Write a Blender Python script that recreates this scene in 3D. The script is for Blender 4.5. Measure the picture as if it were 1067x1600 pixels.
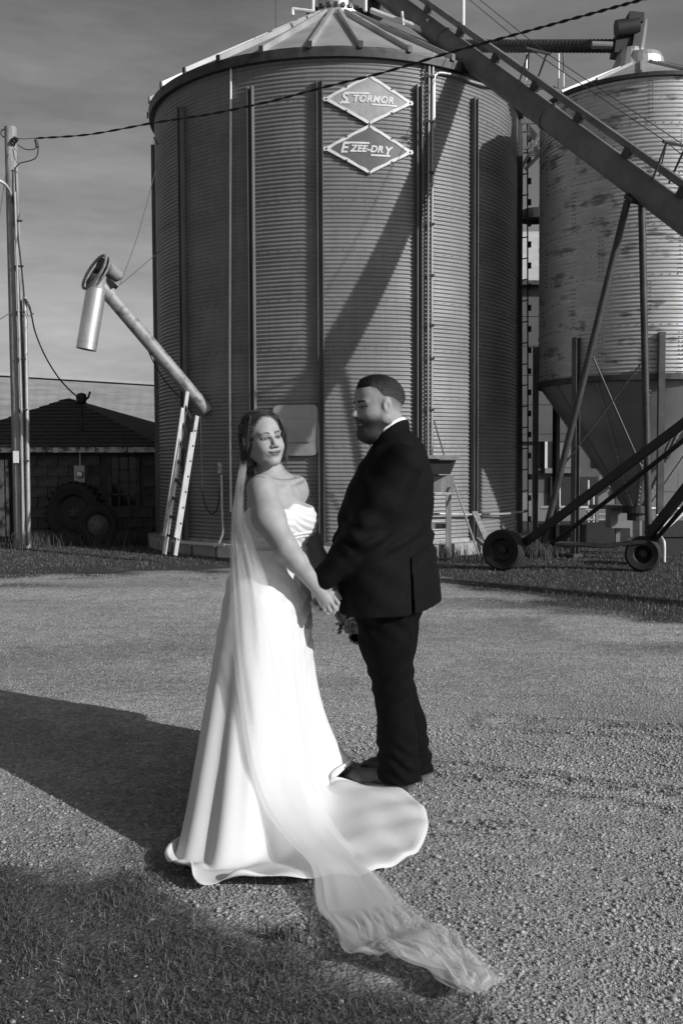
import bpy, math, random
import numpy as np
from mathutils import Vector, Matrix
random.seed(7)
RNG = np.random.default_rng(7)
R = math.radians
for o in list(bpy.data.objects):
    bpy.data.objects.remove(o)
scene = bpy.context.scene
col = scene.collection

# ------------------------------------------------------------------ camera
CAM_H, FPX, TILT, ROLL = 1.45, 1556.0, R(2.87), R(-0.25)
cam_d = bpy.data.cameras.new('camera')
cam_d.sensor_fit = 'VERTICAL'
cam_d.sensor_height = 36.0
cam_d.lens = 36.0 * FPX / 1600.0
cam_d.clip_start, cam_d.clip_end = 0.05, 3000
cam = bpy.data.objects.new('camera', cam_d)
CAM_M = Matrix.Rotation(math.pi/2 - TILT, 4, 'X') @ Matrix.Rotation(ROLL, 4, 'Z')
cam.matrix_world = Matrix.Translation((0, 0, CAM_H)) @ CAM_M
col.objects.link(cam)
scene.camera = cam

# ------------------------------------------------------------------ sun, sky, exposure
SUN_EL = R(24)
SUN_H = Vector((0.848, -0.53, 0)).normalized()
TO_SUN = (SUN_H * math.cos(SUN_EL) + Vector((0, 0, math.sin(SUN_EL)))).normalized()
sun_d = bpy.data.lights.new('sun', 'SUN')
sun_d.energy, sun_d.angle, sun_d.color = 4.4, R(0.55), (1, 1, 1)
sun = bpy.data.objects.new('sun', sun_d)
sun.rotation_euler = (-TO_SUN).to_track_quat('-Z', 'Y').to_euler()
sun.location = (20, -12, 20)
col.objects.link(sun)

world = bpy.data.worlds.new('World')
scene.world = world
world.use_nodes = True
nt = world.node_tree
for n in list(nt.nodes):
    nt.nodes.remove(n)
def WN(t, **k):
    n = nt.nodes.new(t)
    for a, b in k.items():
        setattr(n, a, b)
    return n
w_out = WN('ShaderNodeOutputWorld')
w_bg = WN('ShaderNodeBackground')
w_sky = WN('ShaderNodeTexSky', sky_type='NISHITA', sun_disc=False)
w_sky.sun_elevation = SUN_EL
w_sky.sun_rotation = math.atan2(SUN_H.x, SUN_H.y)
w_sky.dust_density = 1.6
w_sky.air_density = 1.0
w_bw = WN('ShaderNodeRGBToBW')                       # black-and-white photograph: the sky has no hue
w_co = WN('ShaderNodeTexCoord')
w_mp = WN('ShaderNodeMapping')
w_mp.inputs['Scale'].default_value = (1.6, 1.6, 7.0)
w_mp.inputs['Rotation'].default_value = (R(6), R(-4), R(20))
w_no = WN('ShaderNodeTexNoise')
w_no.inputs['Scale'].default_value = 2.2
w_no.inputs['Detail'].default_value = 7
w_no.inputs['Roughness'].default_value = 0.58
w_mr = WN('ShaderNodeMapRange')
w_mr.inputs['From Min'].default_value = 0.36
w_mr.inputs['From Max'].default_value = 0.70
w_mr.inputs['To Min'].default_value = 0.80
w_mr.inputs['To Max'].default_value = 1.45
w_mu = WN('ShaderNodeMath', operation='MULTIPLY')
L = nt.links.new
L(w_sky.outputs[0], w_bw.inputs[0])
L(w_co.outputs['Generated'], w_mp.inputs['Vector'])
L(w_mp.outputs[0], w_no.inputs['Vector'])
L(w_no.outputs['Fac'], w_mr.inputs['Value'])
L(w_bw.outputs[0], w_mu.inputs[0])
L(w_mr.outputs[0], w_mu.inputs[1])
L(w_mu.outputs[0], w_bg.inputs['Color'])
w_bg.inputs['Strength'].default_value = 0.082
L(w_bg.outputs[0], w_out.inputs[0])

vs = scene.view_settings
vs.view_transform = 'Standard'
vs.look = 'None'
vs.exposure, vs.gamma = 0.0, 1.0
vs.use_curve_mapping = False
scene.cycles.max_bounces = 8
scene.cycles.transparent_max_bounces = 24
scene.cycles.use_denoising = True

# ------------------------------------------------------------------ pixel -> place (source photo pixels, 1067 x 1600)
M3 = CAM_M.to_3x3()
def ray(px, py):
    return M3 @ Vector(((px - 533.5) / FPX, -(py - 800.0) / FPX, -1.0))
def P(px, py, Y):
    d = ray(px, py)
    t = Y / d.y
    return Vector((d.x * t, Y, CAM_H + d.z * t))
def G(px, py, z=0.0):
    d = ray(px, py)
    t = (z - CAM_H) / d.z
    return Vector((d.x * t, d.y * t, z))
def pix(p):
    v = M3.transposed() @ (Vector(p) - Vector((0, 0, CAM_H)))
    return (533.5 + FPX * v.x / -v.z, 800 - FPX * v.y / -v.z)

# ------------------------------------------------------------------ materials (all grey: a black-and-white photograph)
MATS = {}
def mat(name, val, rough=0.7, metal=0.0, var=0.0, scale=6.0, bump=0.0, bscale=None, stretch=(1, 1, 1), spec=0.5,
        val2=None, lo=0.35, hi=0.65, vcol=False, detail=6, bdist=0.02, var2=0.0, scale2=1.0, stretch2=(1, 1, 1)):
    m = bpy.data.materials.new(name)
    m.use_nodes = True
    t = m.node_tree
    b = t.nodes['Principled BSDF']
    b.inputs['Roughness'].default_value = rough
    b.inputs['Metallic'].default_value = metal
    b.inputs['Specular IOR Level'].default_value = spec
    b.inputs['Base Color'].default_value = (val, val, val, 1)
    tc = t.nodes.new('ShaderNodeTexCoord')
    def noise(sc, st, det):
        mp = t.nodes.new('ShaderNodeMapping')
        mp.inputs['Scale'].default_value = st
        n = t.nodes.new('ShaderNodeTexNoise')
        n.inputs['Scale'].default_value = sc
        n.inputs['Detail'].default_value = det
        n.inputs['Roughness'].default_value = 0.6
        t.links.new(tc.outputs['Object'], mp.inputs['Vector'])
        t.links.new(mp.outputs[0], n.inputs['Vector'])
        return n
    src = None
    if vcol:
        vc = t.nodes.new('ShaderNodeVertexColor')
        vc.layer_name = 'Col'
        src = vc.outputs['Color']
    if var > 0 or val2 is not None:
        n = noise(scale, stretch, detail)
        mr = t.nodes.new('ShaderNodeMapRange')
        mr.inputs['From Min'].default_value = lo
        mr.inputs['From Max'].default_value = hi
        a, c = (val, val2) if val2 is not None else (val * (1 - var), val * (1 + var))
        if vcol:
            a, c = 1 - var, 1 + var
        mr.inputs['To Min'].default_value = a
        mr.inputs['To Max'].default_value = c
        t.links.new(n.outputs['Fac'], mr.inputs['Value'])
        cur = mr.outputs[0]
        if var2 > 0:
            n2 = noise(scale2, stretch2, 5)
            m2 = t.nodes.new('ShaderNodeMapRange')
            m2.inputs['From Min'].default_value = 0.3
            m2.inputs['From Max'].default_value = 0.7
            m2.inputs['To Min'].default_value = 1 - var2
            m2.inputs['To Max'].default_value = 1 + var2
            t.links.new(n2.outputs['Fac'], m2.inputs['Value'])
            mm = t.nodes.new('ShaderNodeMath')
            mm.operation = 'MULTIPLY'
            t.links.new(cur, mm.inputs[0])
            t.links.new(m2.outputs[0], mm.inputs[1])
            cur = mm.outputs[0]
        if src is not None:
            vm = t.nodes.new('ShaderNodeVectorMath')
            vm.operation = 'MULTIPLY'
            t.links.new(src, vm.inputs[0])
            t.links.new(cur, vm.inputs[1])
            cur = vm.outputs[0]
        src = cur
    if src is not None:
        t.links.new(src, b.inputs['Base Color'])
    if bump > 0:
        n = noise(bscale or scale * 4, (1, 1, 1), 6)
        bp = t.nodes.new('ShaderNodeBump')
        bp.inputs['Strength'].default_value = bump
        bp.inputs['Distance'].default_value = bdist
        t.links.new(n.outputs['Fac'], bp.inputs['Height'])
        t.links.new(bp.outputs[0], b.inputs['Normal'])
    MATS[name] = m
    return m

mat('galv_dark', 0.12, rough=0.6, metal=0.2, var=0.2, scale=3, stretch=(1, 1, .4))
mat('galv', 0.205, rough=0.46, metal=0.25, var=0.16, scale=0.9, stretch=(1, 1, 2.2), detail=8, var2=0.10, scale2=7, stretch2=(3, 3, 0.25))
mat('galv_old', 0.52, rough=0.40, metal=0.55, val2=0.20, lo=0.55, hi=0.64, scale=2.4, stretch=(1, 1, 2.6), detail=13, var2=0.16, scale2=2.3, stretch2=(1, 1, 3))
mat('galv_roof', 0.36, rough=0.5, metal=0.3, var=0.15, scale=1.4, detail=8)
mat('galv_bright', 0.62, rough=0.34, metal=0.75, var=0.12, scale=7, detail=7, stretch=(1, 1, .4))
mat('cone_steel', 0.26, rough=0.5, metal=0.35, var=0.15, scale=1.5, detail=8)
mat('dark_steel', 0.05, rough=0.55, metal=0.3, var=0.3, scale=6)
mat('black_iron', 0.012, rough=0.6, var=0.3, scale=8)
mat('auger_paint', 0.15, rough=0.6, metal=0.15, var=0.22, scale=2.6, detail=8, bump=0.1, bscale=20)
mat('auger_old', 0.26, rough=0.6, metal=0.2, val2=0.09, lo=0.5, hi=0.66, scale=5.5, detail=9)
mat('alu', 0.36, rough=0.4, metal=0.55, var=0.12, scale=9)
mat('white_metal', 0.62, rough=0.5, var=0.1, scale=5)
mat('leg_steel', 0.085, rough=0.6, metal=0.2, var=0.25, scale=5)
mat('conduit', 0.36, rough=0.45, metal=0.4, var=0.12, scale=8)
mat('rubber', 0.012, rough=0.8, var=0.25, scale=10, bump=0.2, bscale=30)
mat('wood_pole', 0.26, rough=0.85, var=0.28, scale=5, stretch=(5, 5, 0.5), bump=0.4, bscale=20)
mat('timber', 0.22, rough=0.85, var=0.3, scale=4, stretch=(5, 5, 0.6), bump=0.3, bscale=25)
mat('concrete', 0.30, rough=0.9, var=0.18, scale=5, bump=0.3, bscale=30)
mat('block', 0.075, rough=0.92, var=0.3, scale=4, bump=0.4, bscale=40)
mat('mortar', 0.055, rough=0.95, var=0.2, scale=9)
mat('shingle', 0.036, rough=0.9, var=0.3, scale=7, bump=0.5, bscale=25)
mat('shed_roof', 0.28, rough=0.7, var=0.22, scale=0.8, stretch=(1, 3, 3), detail=8)
mat('shed_roof_pale', 0.45, rough=0.6, var=0.1, scale=2)
mat('white_paint_worn', 0.5, rough=0.8, val2=0.08, lo=0.48, hi=0.62, scale=6, detail=8)
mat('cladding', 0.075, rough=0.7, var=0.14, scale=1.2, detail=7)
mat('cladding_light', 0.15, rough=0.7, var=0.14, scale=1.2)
mat('glass_dark', 0.02, rough=0.12, spec=0.6, var=0.2, scale=4)
mat('sign_faded', 0.24, rough=0.5, val2=0.36, scale=3.0, detail=7)
mat('sign_dark', 0.10, rough=0.5, var=0.2, scale=3.5, detail=7)
mat('sign_white', 0.62, rough=0.55, var=0.12, scale=9)
mat('cable_black', 0.014, rough=0.7)
mat('cable_grey', 0.06, rough=0.7)
mat('skin', 0.40, rough=0.58, vcol=True, var=0.09, scale=22, spec=0.3, bump=0.12, bscale=180, bdist=0.003)
mat('hair_bride', 0.036, rough=0.5, var=0.5, scale=25, stretch=(4, 4, 0.6), spec=0.45)
mat('hair_groom', 0.018, rough=0.8, vcol=True, var=0.5, scale=190, bump=0.7, bscale=260, bdist=0.004, spec=0.2)
mat('satin', 0.59, rough=0.48, spec=0.22, var=0.015, scale=3, bump=0.07, bscale=16)
mat('suit', 0.0036, rough=0.8, spec=0.11, var=0.25, scale=40, bump=0.15, bscale=400, bdist=0.002)
mat('denim', 0.0030, rough=0.88, spec=0.1, var=0.3, scale=30, bump=0.2, bscale=300, bdist=0.002)
mat('shirt', 0.8, rough=0.7)
mat('leather', 0.04, rough=0.5, var=0.35, scale=25, bump=0.2, bscale=60)
mat('sole', 0.10, rough=0.8, var=0.2, scale=30)
mat('petal', 0.35, rough=0.7, var=0.2, scale=40)
mat('leaf_dark', 0.03, rough=0.6, var=0.3, scale=30)
mat('silver', 0.8, rough=0.2, metal=1.0)
mat('tub', 0.015, rough=0.6)
mat('grass', 0.075, rough=0.75, vcol=True, spec=0.25, var=0.2, scale=3)
mat('stone', 0.25, rough=0.85, vcol=True, var=0.15, scale=40, spec=0.3)

def veil_mat():
    m = bpy.data.materials.new('tulle')
    m.use_nodes = True
    t = m.node_tree
    for n in list(t.nodes):
        t.nodes.remove(n)
    out = t.nodes.new('ShaderNodeOutputMaterial')
    mix = t.nodes.new('ShaderNodeMixShader')
    tr = t.nodes.new('ShaderNodeBsdfTransparent')
    add = t.nodes.new('ShaderNodeMixShader')
    di = t.nodes.new('ShaderNodeBsdfDiffuse')
    tl = t.nodes.new('ShaderNodeBsdfTranslucent')
    for n in (di, tl):
        n.inputs['Color'].default_value = (.76, .76, .76, 1)
    add.inputs[0].default_value = 0.40
    t.links.new(di.outputs[0], add.inputs[1])
    t.links.new(tl.outputs[0], add.inputs[2])
    lw = t.nodes.new('ShaderNodeLayerWeight')         # woven net: denser seen edge-on
    lw.inputs['Blend'].default_value = 0.35
    mr = t.nodes.new('ShaderNodeMapRange')
    mr.inputs['To Min'].default_value = 0.25
    mr.inputs['To Max'].default_value = 0.60
    t.links.new(lw.outputs['Facing'], mr.inputs['Value'])
    t.links.new(mr.outputs[0], mix.inputs[0])
    t.links.new(tr.outputs[0], mix.inputs[1])
    t.links.new(add.outputs[0], mix.inputs[2])
    t.links.new(mix.outputs[0], out.inputs[0])
    MATS['tulle'] = m
veil_mat()

# ------------------------------------------------------------------ mesh helpers
def mesh_np(name, V, F, smooth=False, colors=None):
    """V (n,3) array, F (m,k) array (k = 3 or 4) -> mesh"""
    V = np.asarray(V, dtype=np.float32)
    F = np.asarray(F, dtype=np.int32)
    me = bpy.data.meshes.new(name)
    me.vertices.add(len(V))
    me.vertices.foreach_set('co', V.ravel())
    k = F.shape[1]
    me.loops.add(F.size)
    me.loops.foreach_set('vertex_index', F.ravel())
    me.polygons.add(len(F))
    me.polygons.foreach_set('loop_start', np.arange(0, F.size, k, dtype=np.int32))
    if smooth:
        me.polygons.foreach_set('use_smooth', np.ones(len(F), dtype=bool))
    me.update(calc_edges=True)
    me.validate()
    if colors is not None:
        c = np.asarray(colors, dtype=np.float32)
        ca = me.color_attributes.new('Col', 'FLOAT_COLOR', 'POINT')
        rgba = np.ones((len(V), 4), dtype=np.float32)
        rgba[:, :3] = c[:, None]
        ca.data.foreach_set('color', rgba.ravel())
    return me

def link(name, me, m, parent=None, loc=None):
    o = bpy.data.objects.new(name, me)
    col.objects.link(o)
    if m is not None and len(me.materials) == 0:
        me.materials.append(MATS[m])
    if loc is not None:
        o.location = loc
    if parent is not None:
        o.parent = parent
        o.matrix_parent_inverse = Matrix.Translation(-world_loc(parent))
    return o
def world_loc(o):
    w = Vector(o.location)
    if o.parent is not None:
        w = o.matrix_parent_inverse @ w + world_loc(o.parent)
    return w

def tag(o, label=None, cat=None, group=None, kind=None):
    if label: o['label'] = label
    if cat: o['category'] = cat
    if group: o['group'] = group
    if kind: o['kind'] = kind
    return o
def thing(name, loc, label, cat, group=None):
    o = bpy.data.objects.new(name, None)
    o.empty_display_size = 0.2
    o.location = loc
    col.objects.link(o)
    return tag(o, label, cat, group)

class MB:
    def __init__(self):
        self.v, self.f = [], []
    def add(self, vs, fs):
        n = len(self.v)
        self.v += [tuple(v) for v in vs]
        self.f += [tuple(i + n for i in f) for f in fs]
        return self
    def box(self, c, s, rot=None):
        c = Vector(c)
        vs = []
        for x in (-.5, .5):
            for y in (-.5, .5):
                for z in (-.5, .5):
                    p = Vector((x * s[0], y * s[1], z * s[2]))
                    if rot is not None:
                        p = rot @ p
                    vs.append(c + p)
        return self.add(vs, [(0, 1, 3, 2), (4, 6, 7, 5), (0, 4, 5, 1), (2, 3, 7, 6), (0, 2, 6, 4), (1, 5, 7, 3)])
    def beam(self, a, b, w, h, up=(0, 0, 1)):
        a, b = Vector(a), Vector(b)
        d = (b - a)
        x = d.normalized()
        y = Vector(up).cross(x)
        if y.length < 1e-4:
            y = Vector((0, 1, 0)).cross(x)
        y.normalize()
        z = x.cross(y)
        rot = Matrix((x, y, z)).transposed()
        return self.box((a + b) / 2, (d.length, w, h), rot)
    def tube(self, pts, r, n=10, cap=True):
        pts = [Vector(p) for p in pts]
        rr = r if isinstance(r, (list, tuple)) else [r] * len(pts)
        vs, fs = [], []
        t0 = (pts[1] - pts[0]).normalized()
        ref = Vector((0, 0, 1)) if abs(t0.z) < 0.9 else Vector((1, 0, 0))
        u = t0.cross(ref).normalized()
        for i, p in enumerate(pts):
            if i == 0: t = pts[1] - pts[0]
            elif i == len(pts) - 1: t = pts[-1] - pts[-2]
            else: t = (pts[i + 1] - pts[i]).normalized() + (pts[i] - pts[i - 1]).normalized()
            t.normalize()
            u = (u - t * u.dot(t)).normalized()
            w = t.cross(u)
            for k in range(n):
                a = 2 * math.pi * k / n
                vs.append(p + (u * math.cos(a) + w * math.sin(a)) * rr[i])
        for i in range(len(pts) - 1):
            for k in range(n):
                k2 = (k + 1) % n
                fs.append((i * n + k, i * n + k2, (i + 1) * n + k2, (i + 1) * n + k))
        if cap:
            fs.append(tuple(range(n - 1, -1, -1)))
            fs.append(tuple((len(pts) - 1) * n + k for k in range(n)))
        return self.add(vs, fs)
    def pipe(self, a, b, r_out, r_in, n=20):
        """open-ended thick pipe"""
        a, b = Vector(a), Vector(b)
        t = (b - a).normalized()
        ref = Vector((0, 0, 1)) if abs(t.z) < 0.9 else Vector((1, 0, 0))
        u = t.cross(ref).normalized()
        w = t.cross(u)
        vs = []
        for p, rr in ((a, r_out), (b, r_out), (b, r_in), (a, r_in)):
            for k in range(n):
                an = 2 * math.pi * k / n
                vs.append(p + (u * math.cos(an) + w * math.sin(an)) * rr)
        fs = []
        for j in range(4):
            j2 = (j + 1) % 4
            for k in range(n):
                k2 = (k + 1) % n
                fs.append((j * n + k, j * n + k2, j2 * n + k2, j2 * n + k))
        return self.add(vs, fs)
    def lathe(self, prof, c, axis=(0, 0, 1), n=32, closed=False):
        """prof: list of (r, h) about axis through c"""
        c, ax = Vector(c), Vector(axis).normalized()
        ref = Vector((0, 0, 1)) if abs(ax.z) < 0.9 else Vector((1, 0, 0))
        u = ax.cross(ref).normalized()
        w = ax.cross(u)
        vs = []
        for r_, h_ in prof:
            for k in range(n):
                a = 2 * math.pi * k / n
                vs.append(c + ax * h_ + (u * math.cos(a) + w * math.sin(a)) * r_)
        fs = []
        m = len(prof)
        for j in range(m if closed else m - 1):
            j2 = (j + 1) % m
            for k in range(n):
                k2 = (k + 1) % n
                fs.append((j * n + k, j * n + k2, j2 * n + k2, j2 * n + k))
        return self.add(vs, fs)
    def prism(self, poly, a, b):
        """poly: list of Vectors, extruded by the vector from a to b"""
        d = Vector(b) - Vector(a)
        n = len(poly)
        vs = [Vector(p) for p in poly] + [Vector(p) + d for p in poly]
        fs = [tuple(range(n - 1, -1, -1)), tuple(range(n, 2 * n))]
        fs += [(k, (k + 1) % n, n + (k + 1) % n, n + k) for k in range(n)]
        return self.add(vs, fs)
    def build(self, name, m, parent=None, smooth=False, kind=None):
        me = bpy.data.meshes.new(name)
        me.from_pydata(self.v, [], self.f)
        me.update()
        if smooth:
            me.polygons.foreach_set('use_smooth', np.ones(len(me.polygons), dtype=bool))
            try:
                me.set_sharp_from_angle(angle=R(38))
            except Exception:
                pass
        o = link(name, me, m, parent)
        if kind: o['kind'] = kind
        return o

def catmull(pts, per=8, closed=False):
    pts = [Vector(p) for p in pts]
    n = len(pts)
    out = []
    segs = n if closed else n - 1
    for i in range(segs):
        if closed:
            p0, p1, p2, p3 = (pts[(i + k - 1) % n] for k in range(4))
        else:
            p0, p1, p2, p3 = pts[max(i - 1, 0)], pts[i], pts[i + 1], pts[min(i + 2, n - 1)]
        for k in range(per):
            t = k / per
            out.append(0.5 * ((2 * p1) + (p2 - p0) * t + (2 * p0 - 5 * p1 + 4 * p2 - p3) * t * t + (3 * p1 - p0 - 3 * p2 + p3) * t ** 3))
    if not closed:
        out.append(pts[-1])
    return out
# ================================================================== GROUND
def grass_edge(x):
    """depth (Y) where the grass strip behind the yard begins"""
    xs = np.array([-9, -6, -4.2, -2.5, -1.0, 0.8, 1.25, 2.0, 3.0, 4.2, 6.0, 9.0])
    ys = np.array([13.2, 13.0, 12.7, 13.2, 13.4, 13.0, 12.2, 10.3, 8.7, 7.7, 7.2, 7.0])
    return np.interp(x, xs, ys)
def fore_grass(x, y):
    """> 0 inside the patch of grass at the front left"""
    xs = np.array([-2.6, -1.3, -0.75, -0.45, -0.2, 0.0, 0.2, 0.32, 0.6])
    ys = np.array([3.75, 3.62, 3.50, 3.22, 3.05, 2.92, 2.76, 2.60, 2.2])
    return np.interp(x, xs, ys) - y

def vnoise(x, y, s, seed=0):
    """smooth value noise 0..1"""
    x, y = np.asarray(x, float) * s, np.asarray(y, float) * s
    xi, yi = np.floor(x).astype(int), np.floor(y).astype(int)
    fx, fy = x - xi, y - yi
    fx, fy = fx * fx * (3 - 2 * fx), fy * fy * (3 - 2 * fy)
    def h(a, b):
        n = (a * 374761393 + b * 668265263 + seed * 1442695041) & 0x7fffffff
        n = ((n ^ (n >> 13)) * 1274126177) & 0x7fffffff
        return ((n ^ (n >> 16)) & 0xffff) / 65535.0
    return (h(xi, yi) * (1 - fx) + h(xi + 1, yi) * fx) * (1 - fy) + (h(xi, yi + 1) * (1 - fx) + h(xi + 1, yi + 1) * fx) * fy
RUTS = [((0.55, 4.62), (1.75, 4.02), .06), ((.9, 5.45), (2.2, 5.15), .07), ((.42, 3.86), (.72, 3.82), .035)]
def ground_z(x, y):
    """gentle unevenness of the yard, wheel ruts included"""
    x, y = np.asarray(x, float), np.asarray(y, float)
    near = np.clip((13 - y) / 5, 0, 1) * np.clip((y - 1.0), 0, 1)
    z = (vnoise(x, y, 0.9, 3) - 0.5) * 0.03 + (vnoise(x, y, 3.1, 5) - 0.5) * 0.012
    for (ax, ay), (bx, by), w in RUTS:
        L2 = (bx - ax) ** 2 + (by - ay) ** 2
        t = np.clip(((x - ax) * (bx - ax) + (y - ay) * (by - ay)) / L2, 0, 1)
        d = np.hypot(x - ax - t * (bx - ax), y - ay - t * (by - ay)) + (vnoise(x, y, 5, 8) - .5) * .08
        z = z - .040 * np.exp(-(d / w) ** 2) + .034 * np.exp(-((d - 1.9 * w) / w) ** 2)
    return z * near * 0.6 - 0.004

def ground_material():
    m = bpy.data.materials.new('gravel_yard')
    m.use_nodes = True
    t = m.node_tree
    b = t.nodes['Principled BSDF']
    b.inputs['Roughness'].default_value = 0.92
    b.inputs['Specular IOR Level'].default_value = 0.25
    tc = t.nodes.new('ShaderNodeTexCoord')
    vc = t.nodes.new('ShaderNodeVertexColor')
    vc.layer_name = 'Col'
    vo = t.nodes.new('ShaderNodeTexVoronoi')
    vo.inputs['Scale'].default_value = 46
    vo2 = t.nodes.new('ShaderNodeTexVoronoi')
    vo2.inputs['Scale'].default_value = 72
    vo2.inputs['Randomness'].default_value = 1.0
    n1 = t.nodes.new('ShaderNodeTexNoise')
    n1.inputs['Scale'].default_value = 5
    n1.inputs['Detail'].default_value = 9
    n1.inputs['Roughness'].default_value = 0.7
    for n in (vo, vo2, n1):
        t.links.new(tc.outputs['Object'], n.inputs['Vector'])
    bw = t.nodes.new('ShaderNodeRGBToBW')
    t.links.new(vo.outputs['Color'], bw.inputs[0])
    mr = t.nodes.new('ShaderNodeMapRange')
    mr.inputs['To Min'].default_value = 0.58
    mr.inputs['To Max'].default_value = 1.42
    t.links.new(bw.outputs[0], mr.inputs['Value'])
    mr2 = t.nodes.new('ShaderNodeMapRange')
    mr2.inputs['From Min'].default_value = 0.3
    mr2.inputs['From Max'].default_value = 0.7
    mr2.inputs['To Min'].default_value = 0.72
    mr2.inputs['To Max'].default_value = 1.22
    t.links.new(n1.outputs['Fac'], mr2.inputs['Value'])
    mu = t.nodes.new('ShaderNodeMath')
    mu.operation = 'MULTIPLY'
    t.links.new(mr.outputs[0], mu.inputs[0])
    t.links.new(mr2.outputs[0], mu.inputs[1])
    vm = t.nodes.new('ShaderNodeVectorMath')
    vm.operation = 'MULTIPLY'
    t.links.new(vc.outputs['Color'], vm.inputs[0])
    t.links.new(mu.outputs[0], vm.inputs[1])
    t.links.new(vm.outputs[0], b.inputs['Base Color'])
    ad = t.nodes.new('ShaderNodeMath')
    ad.operation = 'ADD'
    n3 = t.nodes.new('ShaderNodeTexNoise')
    n3.inputs['Scale'].default_value = 75
    n3.inputs['Detail'].default_value = 8
    n3.inputs['Roughness'].default_value = 0.75
    t.links.new(tc.outputs['Object'], n3.inputs['Vector'])
    mv = t.nodes.new('ShaderNodeMath')
    mv.operation = 'MULTIPLY'
    mv.inputs[1].default_value = -1.1
    t.links.new(vo2.outputs['Distance'], mv.inputs[0])
    t.links.new(n3.outputs['Fac'], ad.inputs[0])
    t.links.new(mv.outputs[0], ad.inputs[1])
    bp = t.nodes.new('ShaderNodeBump')
    bp.inputs['Strength'].default_value = 1.0
    bp.inputs['Distance'].default_value = 0.016
    t.links.new(ad.outputs[0], bp.inputs['Height'])
    t.links.new(bp.outputs[0], b.inputs['Normal'])
    MATS['gravel_yard'] = m
ground_material()

def build_ground():
    xs = np.concatenate([np.array([-600, -200, -80, -40, -25, -16]), np.arange(-12, 12.01, 0.1), np.array([16, 25, 40, 80, 200, 600])])
    ys = np.concatenate([np.array([-60, -20, -6, -1]), np.arange(0.5, 20.01, 0.08), np.array([22, 25, 30, 40, 60, 120, 300, 900])])
    X, Y = np.meshgrid(xs, ys)
    Z = ground_z(X, Y)
    nx, ny = len(xs), len(ys)
    V = np.stack([X, Y, Z], -1).reshape(-1, 3)
    i = np.arange(nx * ny).reshape(ny, nx)
    F = np.stack([i[:-1, :-1], i[:-1, 1:], i[1:, 1:], i[1:, :-1]], -1).reshape(-1, 4)
    x, y = V[:, 0], V[:, 1]
    n = vnoise(x, y, 1.3, 11) * 0.6 + vnoise(x, y, 4.0, 12) * 0.4
    n2 = vnoise(x * 0.35, y, 2.2, 13)
    g = np.clip((y - grass_edge(x) + 2.6 * (n - 0.5) + 0.6) / 0.9, 0, 1)
    thin = np.clip((n2 - 0.55) * 5, 0, 1) * np.clip((y - grass_edge(x) + 3.5) / 2.5, 0, 1)
    g = np.maximum(g, 0.65 * thin)
    fg = np.clip((fore_grass(x, y) + 0.35 * (n - 0.5)) / 0.12, 0, 1)
    g = np.maximum(g, 0.85 * fg)
    stone = 0.355 + 0.09 * (vnoise(x, y, 0.5, 21) - 0.5) + 0.12 * (vnoise(x * .5, y, 1.7, 22) - .5)
    c = stone * (1 - g) + 0.055 * g
    me = mesh_np('ground', V, F, True, c)
    o = link('ground', me, 'gravel_yard')
    tag(o, kind='structure')
build_ground()

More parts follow.
